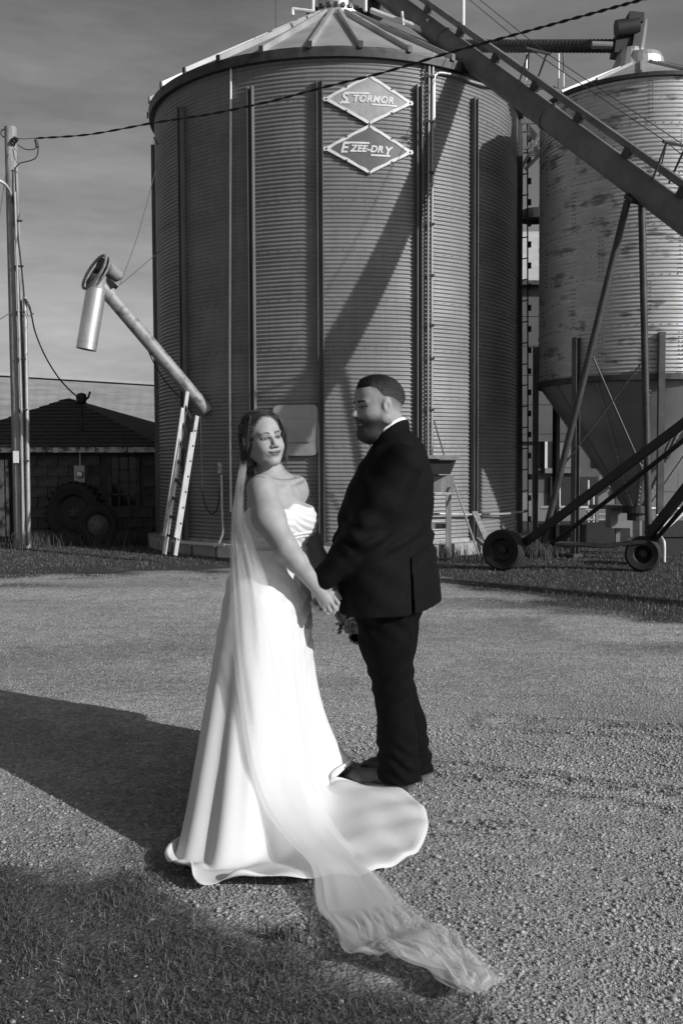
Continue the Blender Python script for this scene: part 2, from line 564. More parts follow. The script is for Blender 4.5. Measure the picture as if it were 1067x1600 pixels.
def stones(name, n, region, smin, smax, seed, oct_=False, label=None, base=0.27):
    rng = np.random.default_rng(seed)
    y = rng.uniform(region[2], region[3], n * 3)
    hw = 0.40 * y + 0.15
    pr = hw / hw.max()
    ok = rng.uniform(0, 1, len(y)) < pr
    y, hw = y[ok], hw[ok]
    x = rng.uniform(-1, 1, len(y)) * hw
    dens = np.clip(1.9 * (.55 * vnoise(x * .6, y, 1.3, 31) + .45 * vnoise(x, y, 4.1, 32)) - .20, .25, 1)
    ok = (rng.uniform(0, 1, len(x)) < dens) & (y < grass_edge(x) + 0.5)
    ok &= ~((fore_grass(x, y) > 0.05) & (rng.uniform(0, 1, len(x)) > 0.04))
    x, y = x[ok][:n], y[ok][:n]
    n = len(x)
    if oct_:
        bv = np.array([(1, 0, 0), (-1, 0, 0), (0, 1, 0), (0, -1, 0), (0, 0, 1), (0, 0, -1)], float)
        bf = np.array([(0, 2, 4), (2, 1, 4), (1, 3, 4), (3, 0, 4), (2, 0, 5), (1, 2, 5), (3, 1, 5), (0, 3, 5)])
    else:
        t = (1 + 5 ** .5) / 2
        bv = np.array([(-1, t, 0), (1, t, 0), (-1, -t, 0), (1, -t, 0), (0, -1, t), (0, 1, t), (0, -1, -t), (0, 1, -t), (t, 0, -1), (t, 0, 1), (-t, 0, -1), (-t, 0, 1)], float)
        bv /= np.linalg.norm(bv[0])
        bf = np.array([(0, 11, 5), (0, 5, 1), (0, 1, 7), (0, 7, 10), (0, 10, 11), (1, 5, 9), (5, 11, 4), (11, 10, 2), (10, 7, 6), (7, 1, 8), (3, 9, 4), (3, 4, 2), (3, 2, 6), (3, 6, 8), (3, 8, 9), (4, 9, 5), (2, 4, 11), (6, 2, 10), (8, 6, 7), (9, 8, 1)])
    m = len(bv)
    size = smin + (smax - smin) * rng.uniform(0, 1, n) ** 2.6
    V = np.repeat(bv[None], n, 0) * (1 + rng.uniform(-.28, .28, (n, m, 1)))
    V *= rng.uniform(.65, 1.25, (n, 1, 3)) * np.array([1, 1, 0.6])
    a = rng.uniform(0, 2 * np.pi, n)
    ca, sa = np.cos(a)[:, None], np.sin(a)[:, None]
    V = np.stack([V[..., 0] * ca - V[..., 1] * sa, V[..., 0] * sa + V[..., 1] * ca, V[..., 2]], -1)
    V = V * size[:, None, None] * 0.5
    V[..., 0] += x[:, None]
    V[..., 1] += y[:, None]
    V[..., 2] += (ground_z(x, y) + size * rng.uniform(0.0, 0.22, n))[:, None]
    F = (bf[None] + (np.arange(n) * m)[:, None, None]).reshape(-1, 3)
    c = np.repeat(base * (1 + rng.uniform(-.30, .30, n)) * (.82 + .36 * vnoise(x * .5, y, 1.7, 22)), m)
    me = mesh_np(name, V.reshape(-1, 3), F, False, c)
    o = link(name, me, 'stone')
    tag(o, label, 'gravel', kind='stuff')
stones('gravel_stones', 26000, (0, 0, 2.2, 5.4), 0.005, 0.021, 1, label='loose gravel stones lying in the foreground of the yard')
stones('gravel_chips', 120000, (0, 0, 2.2, 6.0), 0.004, 0.012, 3, True, label='fine stone chips between the gravel stones of the yard')
stones('gravel_grit', 42000, (0, 0, 5.0, 13.0), 0.005, 0.018, 2, True, base=.33, label='finer gravel lying on the yard behind the couple')

def blades(name, x, y, hmin, hmax, wmin, wmax, seed, label, bend=0.6, cbase=0.085):
    rng = np.random.default_rng(seed)
    n = len(x)
    h = rng.uniform(hmin, hmax, n)
    w = rng.uniform(wmin, wmax, n) * 0.5
    a = rng.uniform(0, 2 * np.pi, n)
    la = rng.uniform(0, 2 * np.pi, n)
    ln = rng.uniform(0.05, bend, n) * h
    z = ground_z(x, y) - 0.004
    V = np.zeros((n, 7, 3))
    for k, (t, ww) in enumerate(((0, 1), (0.4, .85), (0.75, .55))):
        cx = x + np.cos(la) * ln * t * t * 1.0
        cy = y + np.sin(la) * ln * t * t * 1.0
        cz = z + h * t * (1 - 0.22 * t * ln / h)
        V[:, 2 * k] = np.stack([cx - np.cos(a) * w * ww, cy - np.sin(a) * w * ww, cz], -1)
        V[:, 2 * k + 1] = np.stack([cx + np.cos(a) * w * ww, cy + np.sin(a) * w * ww, cz], -1)
    V[:, 6] = np.stack([x + np.cos(la) * ln, y + np.sin(la) * ln, z + h * (1 - .3 * ln / h)], -1)
    bf = np.array([(0, 1, 3), (0, 3, 2), (2, 3, 5), (2, 5, 4), (4, 5, 6)])
    F = (bf[None] + (np.arange(n) * 7)[:, None, None]).reshape(-1, 3)
    c = cbase * (1 + rng.uniform(-.45, .5, n))
    dry = rng.uniform(0, 1, n) < 0.07
    c[dry] *= 2.4
    me = mesh_np(name, V.reshape(-1, 3), F, False, np.repeat(c, 7))
    o = link(name, me, 'grass')
    tag(o, label, 'grass', kind='stuff')

def make_grass():
    rng = np.random.default_rng(5)
    n = 130000
    y = rng.uniform(2.0, 4.1, n)
    x = rng.uniform(-1.75, 0.75, n)
    d = fore_grass(x, y) + 0.5 * (vnoise(x, y, 2.6, 41) - 0.5) + 0.2 * (vnoise(x, y, 9, 42) - .5)
    pr = np.clip(d / 0.35 + 0.18, 0, 1) * np.clip(2.2 * vnoise(x, y, 7, 45) - .25, 0, 1)
    ok = rng.uniform(0, 1, n) < pr * 0.68
    blades('foreground_grass', x[ok], y[ok], 0.008, 0.040, 0.0014, 0.0034, 6, 'short patchy grass at the front left edge of the gravel', 1.5, 0.075)
    n = 115000
    y = rng.uniform(7.0, 19.5, n)
    x = rng.uniform(-1, 1, n) * (0.36 * y + 0.4)
    d = y - grass_edge(x) + 2.4 * (vnoise(x, y, 1.1, 43) - 0.5) + 1.6 * (vnoise(x * .5, y, 3.3, 44) - .5)
    pr = np.clip(d / 2.4 + 0.12, 0, 1)
    pr = np.maximum(pr, 0.10 * np.clip((d + 2.2) / 2, 0, 1) * (vnoise(x * .4, y, 2.2, 13) > 0.6))
    pr *= np.where((x + .06) ** 2 + (y - 18.2) ** 2 < 3.35 ** 2, 0, 1)
    ok = rng.uniform(0, 1, n) < pr
    blades('mown_grass', x[ok], y[ok], 0.015, 0.05, 0.004, 0.008, 7, 'mown grass strip between the gravel and the grain bins', 0.9, 0.085)
    # rank weeds at the foot of the bin and along the shed
    xs, ys = [], []
    for (px, Y, s, k) in ((60, 17.6, .5, 500), (130, 17.9, 1.0, 900), (200, 17.8, .7, 700), (825, 15.6, .35, 700), (840, 15.2, .3, 500), (770, 14.6, .3, 250), (690, 14.9, .5, 250), (30, 17.2, .4, 300)):
        c = P(px, 800, Y)
        xs.append(rng.normal(c.x, s * .5, k)); ys.append(rng.normal(Y, .25, k))
    blades('tall_weeds', np.concatenate(xs), np.concatenate(ys), 0.08, 0.32, 0.006, 0.012, 8, 'tall rank weeds growing at the foot of the bins and shed', 0.5, 0.06)
    # one tuft near the train
    c = G(445, 1462)
    x = rng.normal(c.x, .045, 70); y = rng.normal(c.y, .03, 70)
    blades('grass_tuft', x, y, 0.03, 0.085, 0.003, 0.006, 9, 'single taller grass tuft beside the end of the bridal train', 0.9, 0.07)
make_grass()

# ================================================================== GRAIN SILO
SC, SR = Vector((-0.06, 18.2, 0)), 3.2
Z0, ZE = 0.20, P(540, 80, 15.0).z
def silo_pt(ang, r, z, c=SC):
    """ang: degrees to the right of the direction that faces the camera"""
    a = R(ang)
    return Vector((c.x + r * math.sin(a), c.y - r * math.cos(a), z))
def silo_ang(px, c=SC, rr=SR):
    """angle on the front of the wall seen at photo column px"""
    best = min(range(-880, 881), key=lambda k: abs(pix(silo_pt(k / 10, rr, 3.5, c))[0] - px))
    return best / 10
def S(px, py, off=0.03):
    """the place on the silo wall (off metres proud of it) seen at photo pixel px, py"""
    d = ray(px, py)
    k = d.x / d.y
    a, b, c = k * k + 1, -2 * (k * SC.x + SC.y), SC.x ** 2 + SC.y ** 2 - (SR + off) ** 2
    return P(px, py, (-b - math.sqrt(max(b * b - 4 * a * c, 0))) / (2 * a))
def corrugated_ring(n_corr, height, rad, amp, n_around, per=6, sharp=1.0):
    rows = n_corr * per + 1
    h = np.linspace(0, height, rows)
    ph = 2 * np.pi * h / (height / n_corr)
    prof = rad + amp * np.sin(ph)
    a = np.linspace(0, 2 * np.pi, n_around, endpoint=False)
    V = np.stack([np.outer(prof, np.cos(a)), np.outer(prof, np.sin(a)), np.repeat(h[:, None], n_around, 1)], -1).reshape(-1, 3)
    i = np.arange(rows * n_around).reshape(rows, n_around)
    j = np.roll(i, -1, 1)
    F = np.stack([i[:-1], j[:-1], j[1:], i[1:]], -1).reshape(-1, 4)
    return mesh_np('wall_ring', V, F, True)

def build_silo():
    s = thing('grain_silo', (SC.x, SC.y, 0), 'tall round corrugated steel grain silo with a ribbed cone roof', 'grain silo')
    nr = 10
    H = (ZE - Z0) / nr
    me = corrugated_ring(12, H, SR, 0.011, 168)
    for k in range(nr):
        link('wall_ring', me, 'galv', s, loc=(SC.x, SC.y, Z0 + k * H)).rotation_euler.z = k * 1.9
    # bolt rows
    b = MB()
    for k in range(1, nr):
        z = Z0 + k * H + 0.03
        for a in np.arange(-88, 88.1, 2.9):
            if abs(a) > 84: continue
            c = silo_pt(a, SR + 0.010, z)
            b.box(c, (0.011, 0.012, 0.011), Matrix.Rotation(R(a), 3, 'Z'))
    b.build('wall_bolt', 'dark_steel', s, kind='stuff')
    # stiffeners: channels open to the outside
    for a in (-86, silo_ang(291), silo_ang(397), silo_ang(502), silo_ang(652), silo_ang(737), 80, 112, 150, 190, 230):
        m = MB()
        z0, z1 = Z0, ZE - 0.42
        for side in (-1, 1):
            da = math.degrees(0.038 / SR) * side
            m.box(silo_pt(a + da, SR + 0.050, (z0 + z1) / 2), (0.010, 0.085, z1 - z0), Matrix.Rotation(R(a), 3, 'Z'))
        m.box(silo_pt(a, SR + 0.016, (z0 + z1) / 2), (0.072, 0.012, z1 - z0 - .01), Matrix.Rotation(R(a), 3, 'Z'))
        for z in np.arange(z0 + .2, z1, 0.36):
            m.box(silo_pt(a, SR + 0.026, z), (0.03, 0.02, 0.03), Matrix.Rotation(R(a), 3, 'Z'))
        m.build('stiffener', 'galv_dark', s)
    # roof
    zc = P(540, 21, 17.7).z
    rc, re = 0.50, SR + 0.10
    NR = 28
    step = 360 / NR
    a0 = -6.43
    for k in range(NR):
        a = a0 + k * step
        m = MB()
        vs = []
        ss = 3
        for t in (0, 0.33, 0.67, 1.0):
            rr = re + (rc - re) * t
            zz = ZE + 0.03 + (zc - ZE - 0.03) * t
            for q in range(ss + 1):
                aa = a + step * q / ss
                vs.append(silo_pt(aa, rr, zz + 0.015 * math.sin(math.pi * q / ss) * (1 - t)))
        fs = [(j * (ss + 1) + q, j * (ss + 1) + q + 1, (j + 1) * (ss + 1) + q + 1, (j + 1) * (ss + 1) + q) for j in range(3) for q in range(ss)]
        m.add(vs, fs)
        m.build('roof_panel', 'galv_roof', s, smooth=True)
        r = MB()
        p0, p1 = silo_pt(a, re + 0.02, ZE + 0.055), silo_pt(a, rc, zc + 0.05)
        r.beam(p0, p1, 0.055, 0.085)
        r.build('roof_rib', 'galv_roof', s)
        e = MB()
        e.box(silo_pt(a, re + 0.035, ZE + 0.055), (0.065, 0.02, 0.10), Matrix.Rotation(R(a), 3, 'Z'))
        e.build('rib_end_cap', 'dark_steel', s)
    m = MB()
    m.lathe([(SR + 0.01, -0.10), (re, -0.105), (re + 0.012, 0.0), (re + 0.01, 0.035), (re - .03, 0.03), (SR - 0.05, -0.02)], (SC.x, SC.y, ZE), n=112, closed=True)
    m.build('eave_angle', 'dark_steel', s)  # dark lip deepened to stand in for the shadow under the roof overhang
    m = MB()
    m.lathe([(rc + 0.05, 0.0), (rc + 0.05, 0.10), (rc - .02, 0.12), (rc - 0.02, 0.20), (0.3, 0.26), (0.3, 0.40), (0.33, 0.42), (0.02, 0.50)], (SC.x, SC.y, zc - 0.02), n=40)
    m.build('fill_collar', 'galv_bright', s)
    m = MB()
    for q in range(24):
        a = q * 15
        m.box(silo_pt(a, rc + 0.005, zc + 0.16), (0.07, 0.05, 0.07), Matrix.Rotation(R(a), 3, 'Z'))
    m.build('collar_lug', 'dark_steel', s)
    # roof handrail posts and step rails
    for (pa, pb, Y) in (((457, 14), (492, 18), 16.8), ((457, 14), (457, 24), 16.8), ((489, -8), (489, 20), 17.3), ((571, -12), (571, 18), 17.3), ((431, -10), (431, 42), 16.6)):
        m = MB()
        m.tube([P(pa[0], pa[1], Y), P(pb[0], pb[1], Y)], 0.03 if pa[0] != 431 else 0.008, 8)
        m.build('roof_rail', 'white_metal' if pa[0] != 431 else 'cable_grey', s)
    m = MB()
    m.tube([P(580, 16, 16.9), P(600, 24, 16.8), P(640, 38, 16.6), P(665, 50, 16.5), P(690, 66, 16.3)], 0.045, 8)
    m.build('roof_step_rail', 'white_metal', s)
    m = MB()
    for (a, b, Y) in (((628, 18), (630, 40), 16.6), ((668, 30), (666, 52), 16.4)):
        m.tube([P(*a, Y), P(*b, Y)], 0.02, 8)
    m.build('rail_post', 'white_metal', s)
    # access hatch on the wall, rounded plate with a raised inner door
    def plate(name, px0, py0, px1, py1, off, th, rad, m_, par):
        a0_, a1_ = silo_ang(px0), silo_ang(px1)
        zt, zb = P(px0, py0, 15.1).z, P(px0, py1, 15.1).z
        w = (R(a1_ - a0_)) * SR
        pts = []
        for (cx, cz, st) in ((w - rad, zt - rad, 0), (rad, zt - rad, 90), (rad, zb + rad, 180), (w - rad, zb + rad, 270)):
            for q in range(5):
                an = R(st + q * 22.5)
                pts.append((cx + rad * math.cos(an), cz + rad * math.sin(an)))
        m = MB()
        vs = [silo_pt(a0_ + math.degrees(x / SR), SR + off + d, z) for d in (0, th) for (x, z) in pts]
        n = len(pts)
        # strips across the width keep the plate on the wall's curve
        m.add(vs, [(k, (k + 1) % n, n + (k + 1) % n, n + k) for k in range(n)] + [tuple(range(n, 2 * n))])
        return m.build(name, m_, par)
    h = plate('access_hatch', 428, 633, 497, 712, 0.02, 0.05, 0.09, 'galv_roof', s)
    h2 = plate('hatch_door', 438, 655, 488, 691, 0.075, 0.02, 0.04, 'galv_roof', h)
    # foundation ring of concrete blocks
    for a in np.arange(-84, 84, 9.2):
        m = MB()
        m.box(silo_pt(a, SR + 0.10, 0.09 + random.uniform(-.01, .01)), (0.47, 0.22, 0.2), Matrix.Rotation(R(a + random.uniform(-2, 2)), 3, 'Z'))
        m.build('foundation_block', 'concrete', s)
    m = MB()
    m.lathe([(SR + 0.02, 0), (SR + 0.02, 0.24), (SR - .1, .24)], (SC.x, SC.y, 0), n=96)
    m.build('foundation', 'concrete', s)
    m = MB()
    a0_, a1_ = silo_ang(287), silo_ang(362)
    n = 8
    for q in range(n):
        m.beam(silo_pt(a0_ + (a1_ - a0_) * q / n, SR + 0.24, 0.19), silo_pt(a0_ + (a1_ - a0_) * (q + 1) / n, SR + 0.24, 0.19), 0.02, 0.045)
    m.build('base_trim', 'white_metal', s)
    return s
SILO = build_silo()

# ---- diamond signs on the silo wall
def text_mesh(txt, size, shear=0.25, off=0.0055, sp=1.0):
    cu = bpy.data.curves.new('lettering', 'FONT')
    cu.body = txt
    cu.size = size
    cu.shear = shear
    cu.offset = off
    cu.extrude = 0.004
    cu.align_x = 'LEFT'
    cu.space_character = sp
    ob = bpy.data.objects.new('lettering', cu)
    col.objects.link(ob)
    dg = bpy.context.evaluated_depsgraph_get()
    dg.update()
    me = bpy.data.meshes.new_from_object(ob.evaluated_get(dg))
    bpy.data.objects.remove(ob)
    vs = [v.co.copy() for v in me.vertices]
    fs = [tuple(p.vertices) for p in me.polygons]
    bpy.data.meshes.remove(me)
    return vs, fs
def build_sign(px, py, pyb, hw, hh, m_panel, label, words):
    ac = silo_ang(px)
    zc = P(px, py, 15.08).z
    def on(x, z, d):
        return silo_pt(ac + math.degrees(x / SR), SR + 0.035 + d, zc + z)
    s = thing('diamond_sign', on(0, 0, 0), label, 'sign', 'diamond signs on the silo')
    NX = 12
    m = MB()
    vs, fs = [], []
    for d in (0, 0.008):
        for i in range(NX + 1):
            x = -hw + 2 * hw * i / NX
            hz = max(hh * (1 - abs(x) / hw), 0.001)
            vs += [on(x, -hz, d), on(x, hz, d)]
    o = 2 * (NX + 1)
    for i in range(NX):
        fs.append((o + 2 * i, o + 2 * i + 2, o + 2 * i + 3, o + 2 * i + 1))
        fs.append((2 * i, 2 * i + 1, 2 * i + 3, 2 * i + 2))
        fs.append((2 * i, 2 * i + 2, o + 2 * i + 2, o + 2 * i))
        fs.append((2 * i + 1, o + 2 * i + 1, o + 2 * i + 3, 2 * i + 3))
    m.add(vs, fs)
    m.build('panel', m_panel, s)
    bw = 0.042
    for (ax, az, bx, bz) in ((-hw, 0, 0, hh), (0, hh, hw, 0), (hw, 0, 0, -hh), (0, -hh, -hw, 0)):
        m = MB()
        L_ = math.hypot(bx - ax, bz - az)
        nx_, nz_ = -(bz - az) / L_, (bx - ax) / L_
        if nx_ * (ax + bx) + nz_ * (az + bz) > 0: nx_, nz_ = -nx_, -nz_
        vs, fs = [], []
        n = 8
        for q in range(n + 1):
            t = q / n
            x, z = ax + (bx - ax) * t, az + (bz - az) * t
            w_ = bw * (1 + 0.15 * math.sin(q * 2.1))
            x2, z2 = x + nx_ * w_, z + nz_ * w_
            if (x2 > 0) != ((ax + bx) > 0) : x2 = 0.0
            vs += [on(x, z, 0.009), on(x2, z2, 0.009), on(x, z, 0.016), on(x2, z2, 0.016)]
        for q in range(n):
            a, b = 4 * q, 4 * q + 4
            fs += [(a + 2, a + 3, b + 3, b + 2), (a, a + 2, b + 2, b), (a + 1, b + 1, b + 3, a + 3)]
        m.add(vs, fs)
        m.build('border_strip', 'sign_white', s)
    for i, (txt, size, x0, z0, sp) in enumerate(words[0]):
        tv, tf = text_mesh(txt, size, sp=sp)
        m = MB()
        m.add([on(x0 + v.x, z0 + v.y, 0.013 + v.z) for v in tv], tf)
        m.build('lettering', 'sign_white', s)
    for (x0, x1, z) in words[1]:
        m = MB()
        n = 5
        for q in range(n):
            xa, xb = x0 + (x1 - x0) * q / n, x0 + (x1 - x0) * (q + 1) / n
            m.beam(on(xa, z, 0.012), on(xb, z, 0.012), 0.008, 0.026)
        m.build('lettering_bar', 'sign_white', s)
    for (x, z) in ((-hw + .05, 0), (hw - .05, 0), (0, hh - .02), (0, -hh + .02), (-hw / 2, hh / 2 - .01), (hw / 2, hh / 2 - .01), (-hw / 2, -hh / 2 + .01), (hw / 2, -hh / 2 + .01)):
        m = MB()
        m.lathe([(0.014, 0), (0.014, 0.012), (0.002, 0.014)], on(x, z, 0.012), on(x, z, 1) - on(x, z, 0), n=8)
        m.build('screw', 'dark_steel', s)
build_sign(577, 159, 0, 0.675, 0.365, 'sign_faded', 'upper diamond sign with faded pale lettering on the silo wall', (
    [('S', 0.21, -0.42, -0.055, 1.0), ('TORMOR', 0.135, -0.25, -0.035, 1.1)], [(-0.36, 0.0, 0.088), (-0.44, -0.29, -0.055), (0.03, 0.42, -0.068)]))
build_sign(577, 236, 0, 0.675, 0.362, 'sign_dark', 'lower diamond sign with white lettering on dark ground on the silo wall', (
    [('E', 0.21, -0.43, -0.055, 1.0), ('ZEE-DR', 0.135, -0.28, -0.04, 1.08), ('Y', 0.17, 0.215, -0.07, 1.0)], [(-0.37, 0.0, 0.088), (0.02, 0.31, -0.085)]))

# ================================================================== HOPPER BIN
BC, BR = Vector((P(995, 700, 16.05).x, 16.05, 0)), 1.56
def build_bin():
    face = math.degrees(math.atan2(BC.x, BC.y))     # turn so that angle 0 faces the camera
    def bp(a, r, z):
        return silo_pt(a - face, r, z, BC)
    yf = BC.y - BR * .95
    ze = P(1010, 118, yf).z
    zj = P(1010, 588, yf).z
    zo = P(975, 792, BC.y - .1).z
    s = thing('hopper_bin', (BC.x, BC.y, 0), 'weathered corrugated hopper bin with a cone bottom on steel legs', 'grain bin')
    nr = 6
    H = (ze - zj) / nr
    me = corrugated_ring(12, H, BR, 0.0085, 120)
    for k in range(nr):
        link('wall_ring', me, 'galv_old', s, loc=(BC.x, BC.y, zj + k * H)).rotation_euler.z = k * 2.3 + .4
    b = MB()
    for k in range(nr + 1):
        for a in np.arange(-85, 86, 4.2):
            b.box(bp(a, BR + 0.010, zj + k * H + 0.03), (0.012, 0.012, 0.012), Matrix.Rotation(R(a - face), 3, 'Z'))
    for k in range(nr):
        for a in (-62 + 25 * (k % 2), -20 + 25 * (k % 2), 22 + 25 * (k % 2)):
            for da in (-0.9, 0.9):
                for z in np.arange(zj + k * H + .06, zj + (k + 1) * H - .03, 0.063):
                    b.box(bp(a + da, BR + 0.010, z), (0.013, 0.014, 0.013), Matrix.Rotation(R(a - face), 3, 'Z'))
    b.build('wall_bolt', 'dark_steel', s, kind='stuff')
    # roof cone
    zp = P(985, 101, BC.y - .2).z
    NR = 16
    for k in range(NR):
        a = k * 360 / NR
        st = 360 / NR
        m = MB()
        m.add([bp(a, BR + .05, ze + .02), bp(a + st / 2, BR + .05, ze + .02), bp(a + st, BR + .05, ze + .02), bp(a + st, .3, zp), bp(a + st / 2, .3, zp), bp(a, .3, zp)], [(0, 1, 4, 5), (1, 2, 3, 4)])
        m.build('roof_panel', 'galv_roof', s)
        m = MB()
        m.beam(bp(a, BR + .06, ze + .035), bp(a, .3, zp + .02), 0.03, 0.04)
        m.build('roof_rib', 'galv_roof', s)
    m = MB()
    m.lathe([(BR - .02, -.03), (BR + .055, -.035), (BR + .06, .02), (BR - .02, .02)], (BC.x, BC.y, ze), n=80, closed=True)
    m.build('eave_angle', 'dark_steel', s)
    m = MB()
    m.lathe([(.36, -.04), (.34, .12), (.30, .20), (.05, .22)], (BC.x, BC.y, zp), n=28)
    m.build('fill_collar', 'galv_bright', s)
    # hopper cone in sheets
    NC = 12
    for k in range(NC):
        a, st = k * 360 / NC + 7, 360 / NC
        m = MB()
        vs = []
        for t in (0, .5, 1):
            for q in range(4):
                vs.append(bp(a + st * q / 3, BR - .01 + (0.20 - BR) * t, zj + (zo - zj) * t))
        m.add(vs, [(j * 4 + q, (j + 1) * 4 + q, (j + 1) * 4 + q + 1, j * 4 + q + 1) for j in range(2) for q in range(3)])
        m.build('cone_sheet', 'cone_steel', s, smooth=True)
        m = MB()
        m.beam(bp(a, BR - .0, zj), bp(a, .205, zo), 0.05, 0.012, up=bp(a, 1, 0) - bp(a, 0, 0))
        for t in np.arange(.03, 1, .035):
            p = bp(a, BR + (.21 - BR) * t, zj + (zo - zj) * t)
            m.box(p, (.02, .02, .02))
        m.build('cone_seam', 'cone_steel', s)
    m = MB()
    m.lathe([(BR + .01, -.06), (BR + .03, -.05), (BR + .03, .03), (BR + .01, .04)], (BC.x, BC.y, zj), n=72)
    m.build('cone_ring', 'dark_steel', s)
    m = MB()
    m.lathe([(.22, .02), (.22, -.10), (.15, -.10), (.15, -.22)], (BC.x, BC.y, zo), n=20)
    m.build('outlet', 'dark_steel', s)
    for k in range(8):
        a = -35 + 45 * k
        m = MB()
        rot = Matrix.Rotation(R(a - face), 3, 'Z')
        zt = zj + 0.62
        m.box(bp(a, BR + .055, zt / 2), (.012, .085, zt), rot)
        for da in (-1, 1):
            m.box(bp(a, BR + .055, zt / 2) + rot @ Vector((.045 , .042 * da, 0)), (.085, .008, zt), rot)
        m.build('leg', 'leg_steel', s)
        m = MB()
        m.box(bp(a, BR + .06, .03), (.28, .28, .05), rot)
        m.build('leg_foot', 'dark_steel', s)
    return s, ze, zj, zo, zp
BIN, BZE, BZJ, BZO, BZP = build_bin()
# ================================================================== PORTABLE AUGER (leans over the silo)
A1, A2 = P(904, 218, 13.49), P(773, 120, 15.06)
AD = (A2 - A1).normalized()
def auger_at_px(px):
    return min((A1 + AD * (t * 0.02) for t in range(-300, 320)), key=lambda p: abs(pix(p)[0] - px) + (1e3 if p.y < 8 else 0))
def build_auger():
    lo = A1 - AD * ((A1.z - 0.55) / AD.z)
    hi = A1 + AD * ((17.9 - A1.y) / AD.y)
    side = AD.cross(Vector((0, 0, 1))).normalized()
    up = side.cross(AD).normalized()
    s = thing('portable_auger', (lo.x, lo.y, 0), 'long dark portable grain auger on wheels rising over the silo roof', 'auger')
    m = MB()
    m.tube([lo, hi], 0.165, 28)
    tube = m.build('auger_tube', 'auger_paint', s, smooth=True)
    # joint flanges
    for px in (850, 1300, 640):
        p = A1 + AD * {850: 0.75, 1300: -3.6, 640: 3.9}[px]
        m = MB()
        m.tube([p - AD * .02, p + AD * .02], 0.182, 28)
        m.build('joint_flange', 'auger_paint', tube, smooth=True)
    # intake boot and discharge spout
    m = MB()
    m.tube([lo - AD * .02, lo - AD * .5], [.24, .24], 16)
    m.build('intake_cage', 'dark_steel', s)
    m = MB()
    m.tube([hi + AD * .02, hi + AD * .25, hi + AD * .25 - Vector((0, 0, .55))], [.22, .2, .16], 14)
    m.build('discharge_spout', 'dark_steel', s)
    # lower flat seam along the tube
    m = MB()
    m.beam(lo - up * .165 + AD * .3, hi - up * .165 - AD * .3, 0.04, 0.025, up=up)
    m.build('tube_seam', 'auger_paint', tube)
    # track rail on top with brackets
    off = up * 0.30
    m = MB()
    m.beam(lo + off + AD * .8, hi + off - AD * .2, 0.07, 0.085, up=up)
    rail = m.build('track_rail', 'auger_paint', s)
    for k in np.arange(-6.8, 5.5, 1.13):
        p = A1 + AD * (k + .2)
        m = MB()
        m.box(p + up * .215, (.12, .08, .14), Matrix((AD, side, up)).transposed())
        m.build('rail_bracket', 'dark_steel', s)
    # king posts and truss cables
    tops = []
    for px in (1020, 815):
        p = auger_at_px(px)
        t1, t2 = p + up * .62 + side * .16 + AD * .05, p + up * .62 - side * .16 + AD * .05
        m = MB()
        m.tube([p + up * .17 + side * .14, t1], .014, 6)
        m.tube([p + up * .17 - side * .14, t2], .014, 6)
        m.tube([p + up * .17 + side * .14 + AD * .2, t2], .008, 6)
        m.tube([t1 + side * .06, t2 - side * .06], .02, 6)
        m.build('king_post', 'dark_steel', s)
        tops.append((t1, t2))
    p = auger_at_px(712)
    m = MB()
    m.tube([p + up * .3, p + up * .3 + Vector((0, 0, .62))], .03, 8)
    m.build('cable_mast', 'white_metal', s)
    topm = p + up * .3 + Vector((0, 0, .62))
    for sgn, i in ((1, 0), (-1, 1)):
        m = MB()
        m.tube([lo + up * .2 + side * .15 * sgn + AD * .6, tops[0][i], tops[1][i], topm if sgn > 0 else topm - Vector((0, 0, .12)), hi + up * .25], .006, 5)
        m.build('truss_cable', 'dark_steel', s)
    # undercarriage
    U = auger_at_px(1003) - up * .2
    axl, axr = P(848, 848, 13.2), P(1013, 850, 13.0)
    for b in (axl, axr):
        m = MB()
        top = U + (side * .12 if b is axr else -side * .12)
        m.tube([top, b], .045, 10)
        m.build('lift_leg', 'dark_steel', s, smooth=True)
    m = MB()
    m.box(U + up * .03, (.16, .26, .06), Matrix((AD, side, up)).transposed())
    m.build('leg_clamp', 'dark_steel', s)
    def on_leg(b, t):
        return U + (b - U) * t
    for (t1, t2) in (((0.44), (0.72)),):
        for a, b in ((on_leg(axl, .44), on_leg(axr, .80)), (on_leg(axr, .46), on_leg(axl, .76))):
            m = MB()
            m.tube([a, b], .013, 6)
            m.build('cross_brace', 'dark_steel', s)
    m = MB()
    m.tube([P(866, 849, 13.1), P(940, 853, 13.05), P(1015, 845, 12.95)], .032, 10)
    m.build('axle', 'leg_steel', s, smooth=True)
    m = MB()
    m.beam(P(806, 858, 13.3), auger_at_px(1274) - up * .16, .07, .10)
    m.build('frame_arm', 'black_iron', s)
    m = MB()
    m.tube([P(862, 850, 13.15), auger_at_px(1287) - up * .16], .03, 8)
    m.build('frame_arm', 'black_iron', s)
    m = MB()
    m.beam(P(1012, 838, 13.0), auger_at_px(1271) - up * .18 + side * .1, .07, .12)
    m.build('frame_arm', 'black_iron', s)
    m = MB()
    m.tube([P(1018, 850, 13.0), auger_at_px(1296) - up * .18 + side * .1], .03, 8)
    m.build('frame_arm', 'black_iron', s)
    m = MB()
    m.tube([P(930, 776, 12.4), P(952, 760, 12.3)], .02, 8)
    m.build('brace_pin', 'conduit', s)
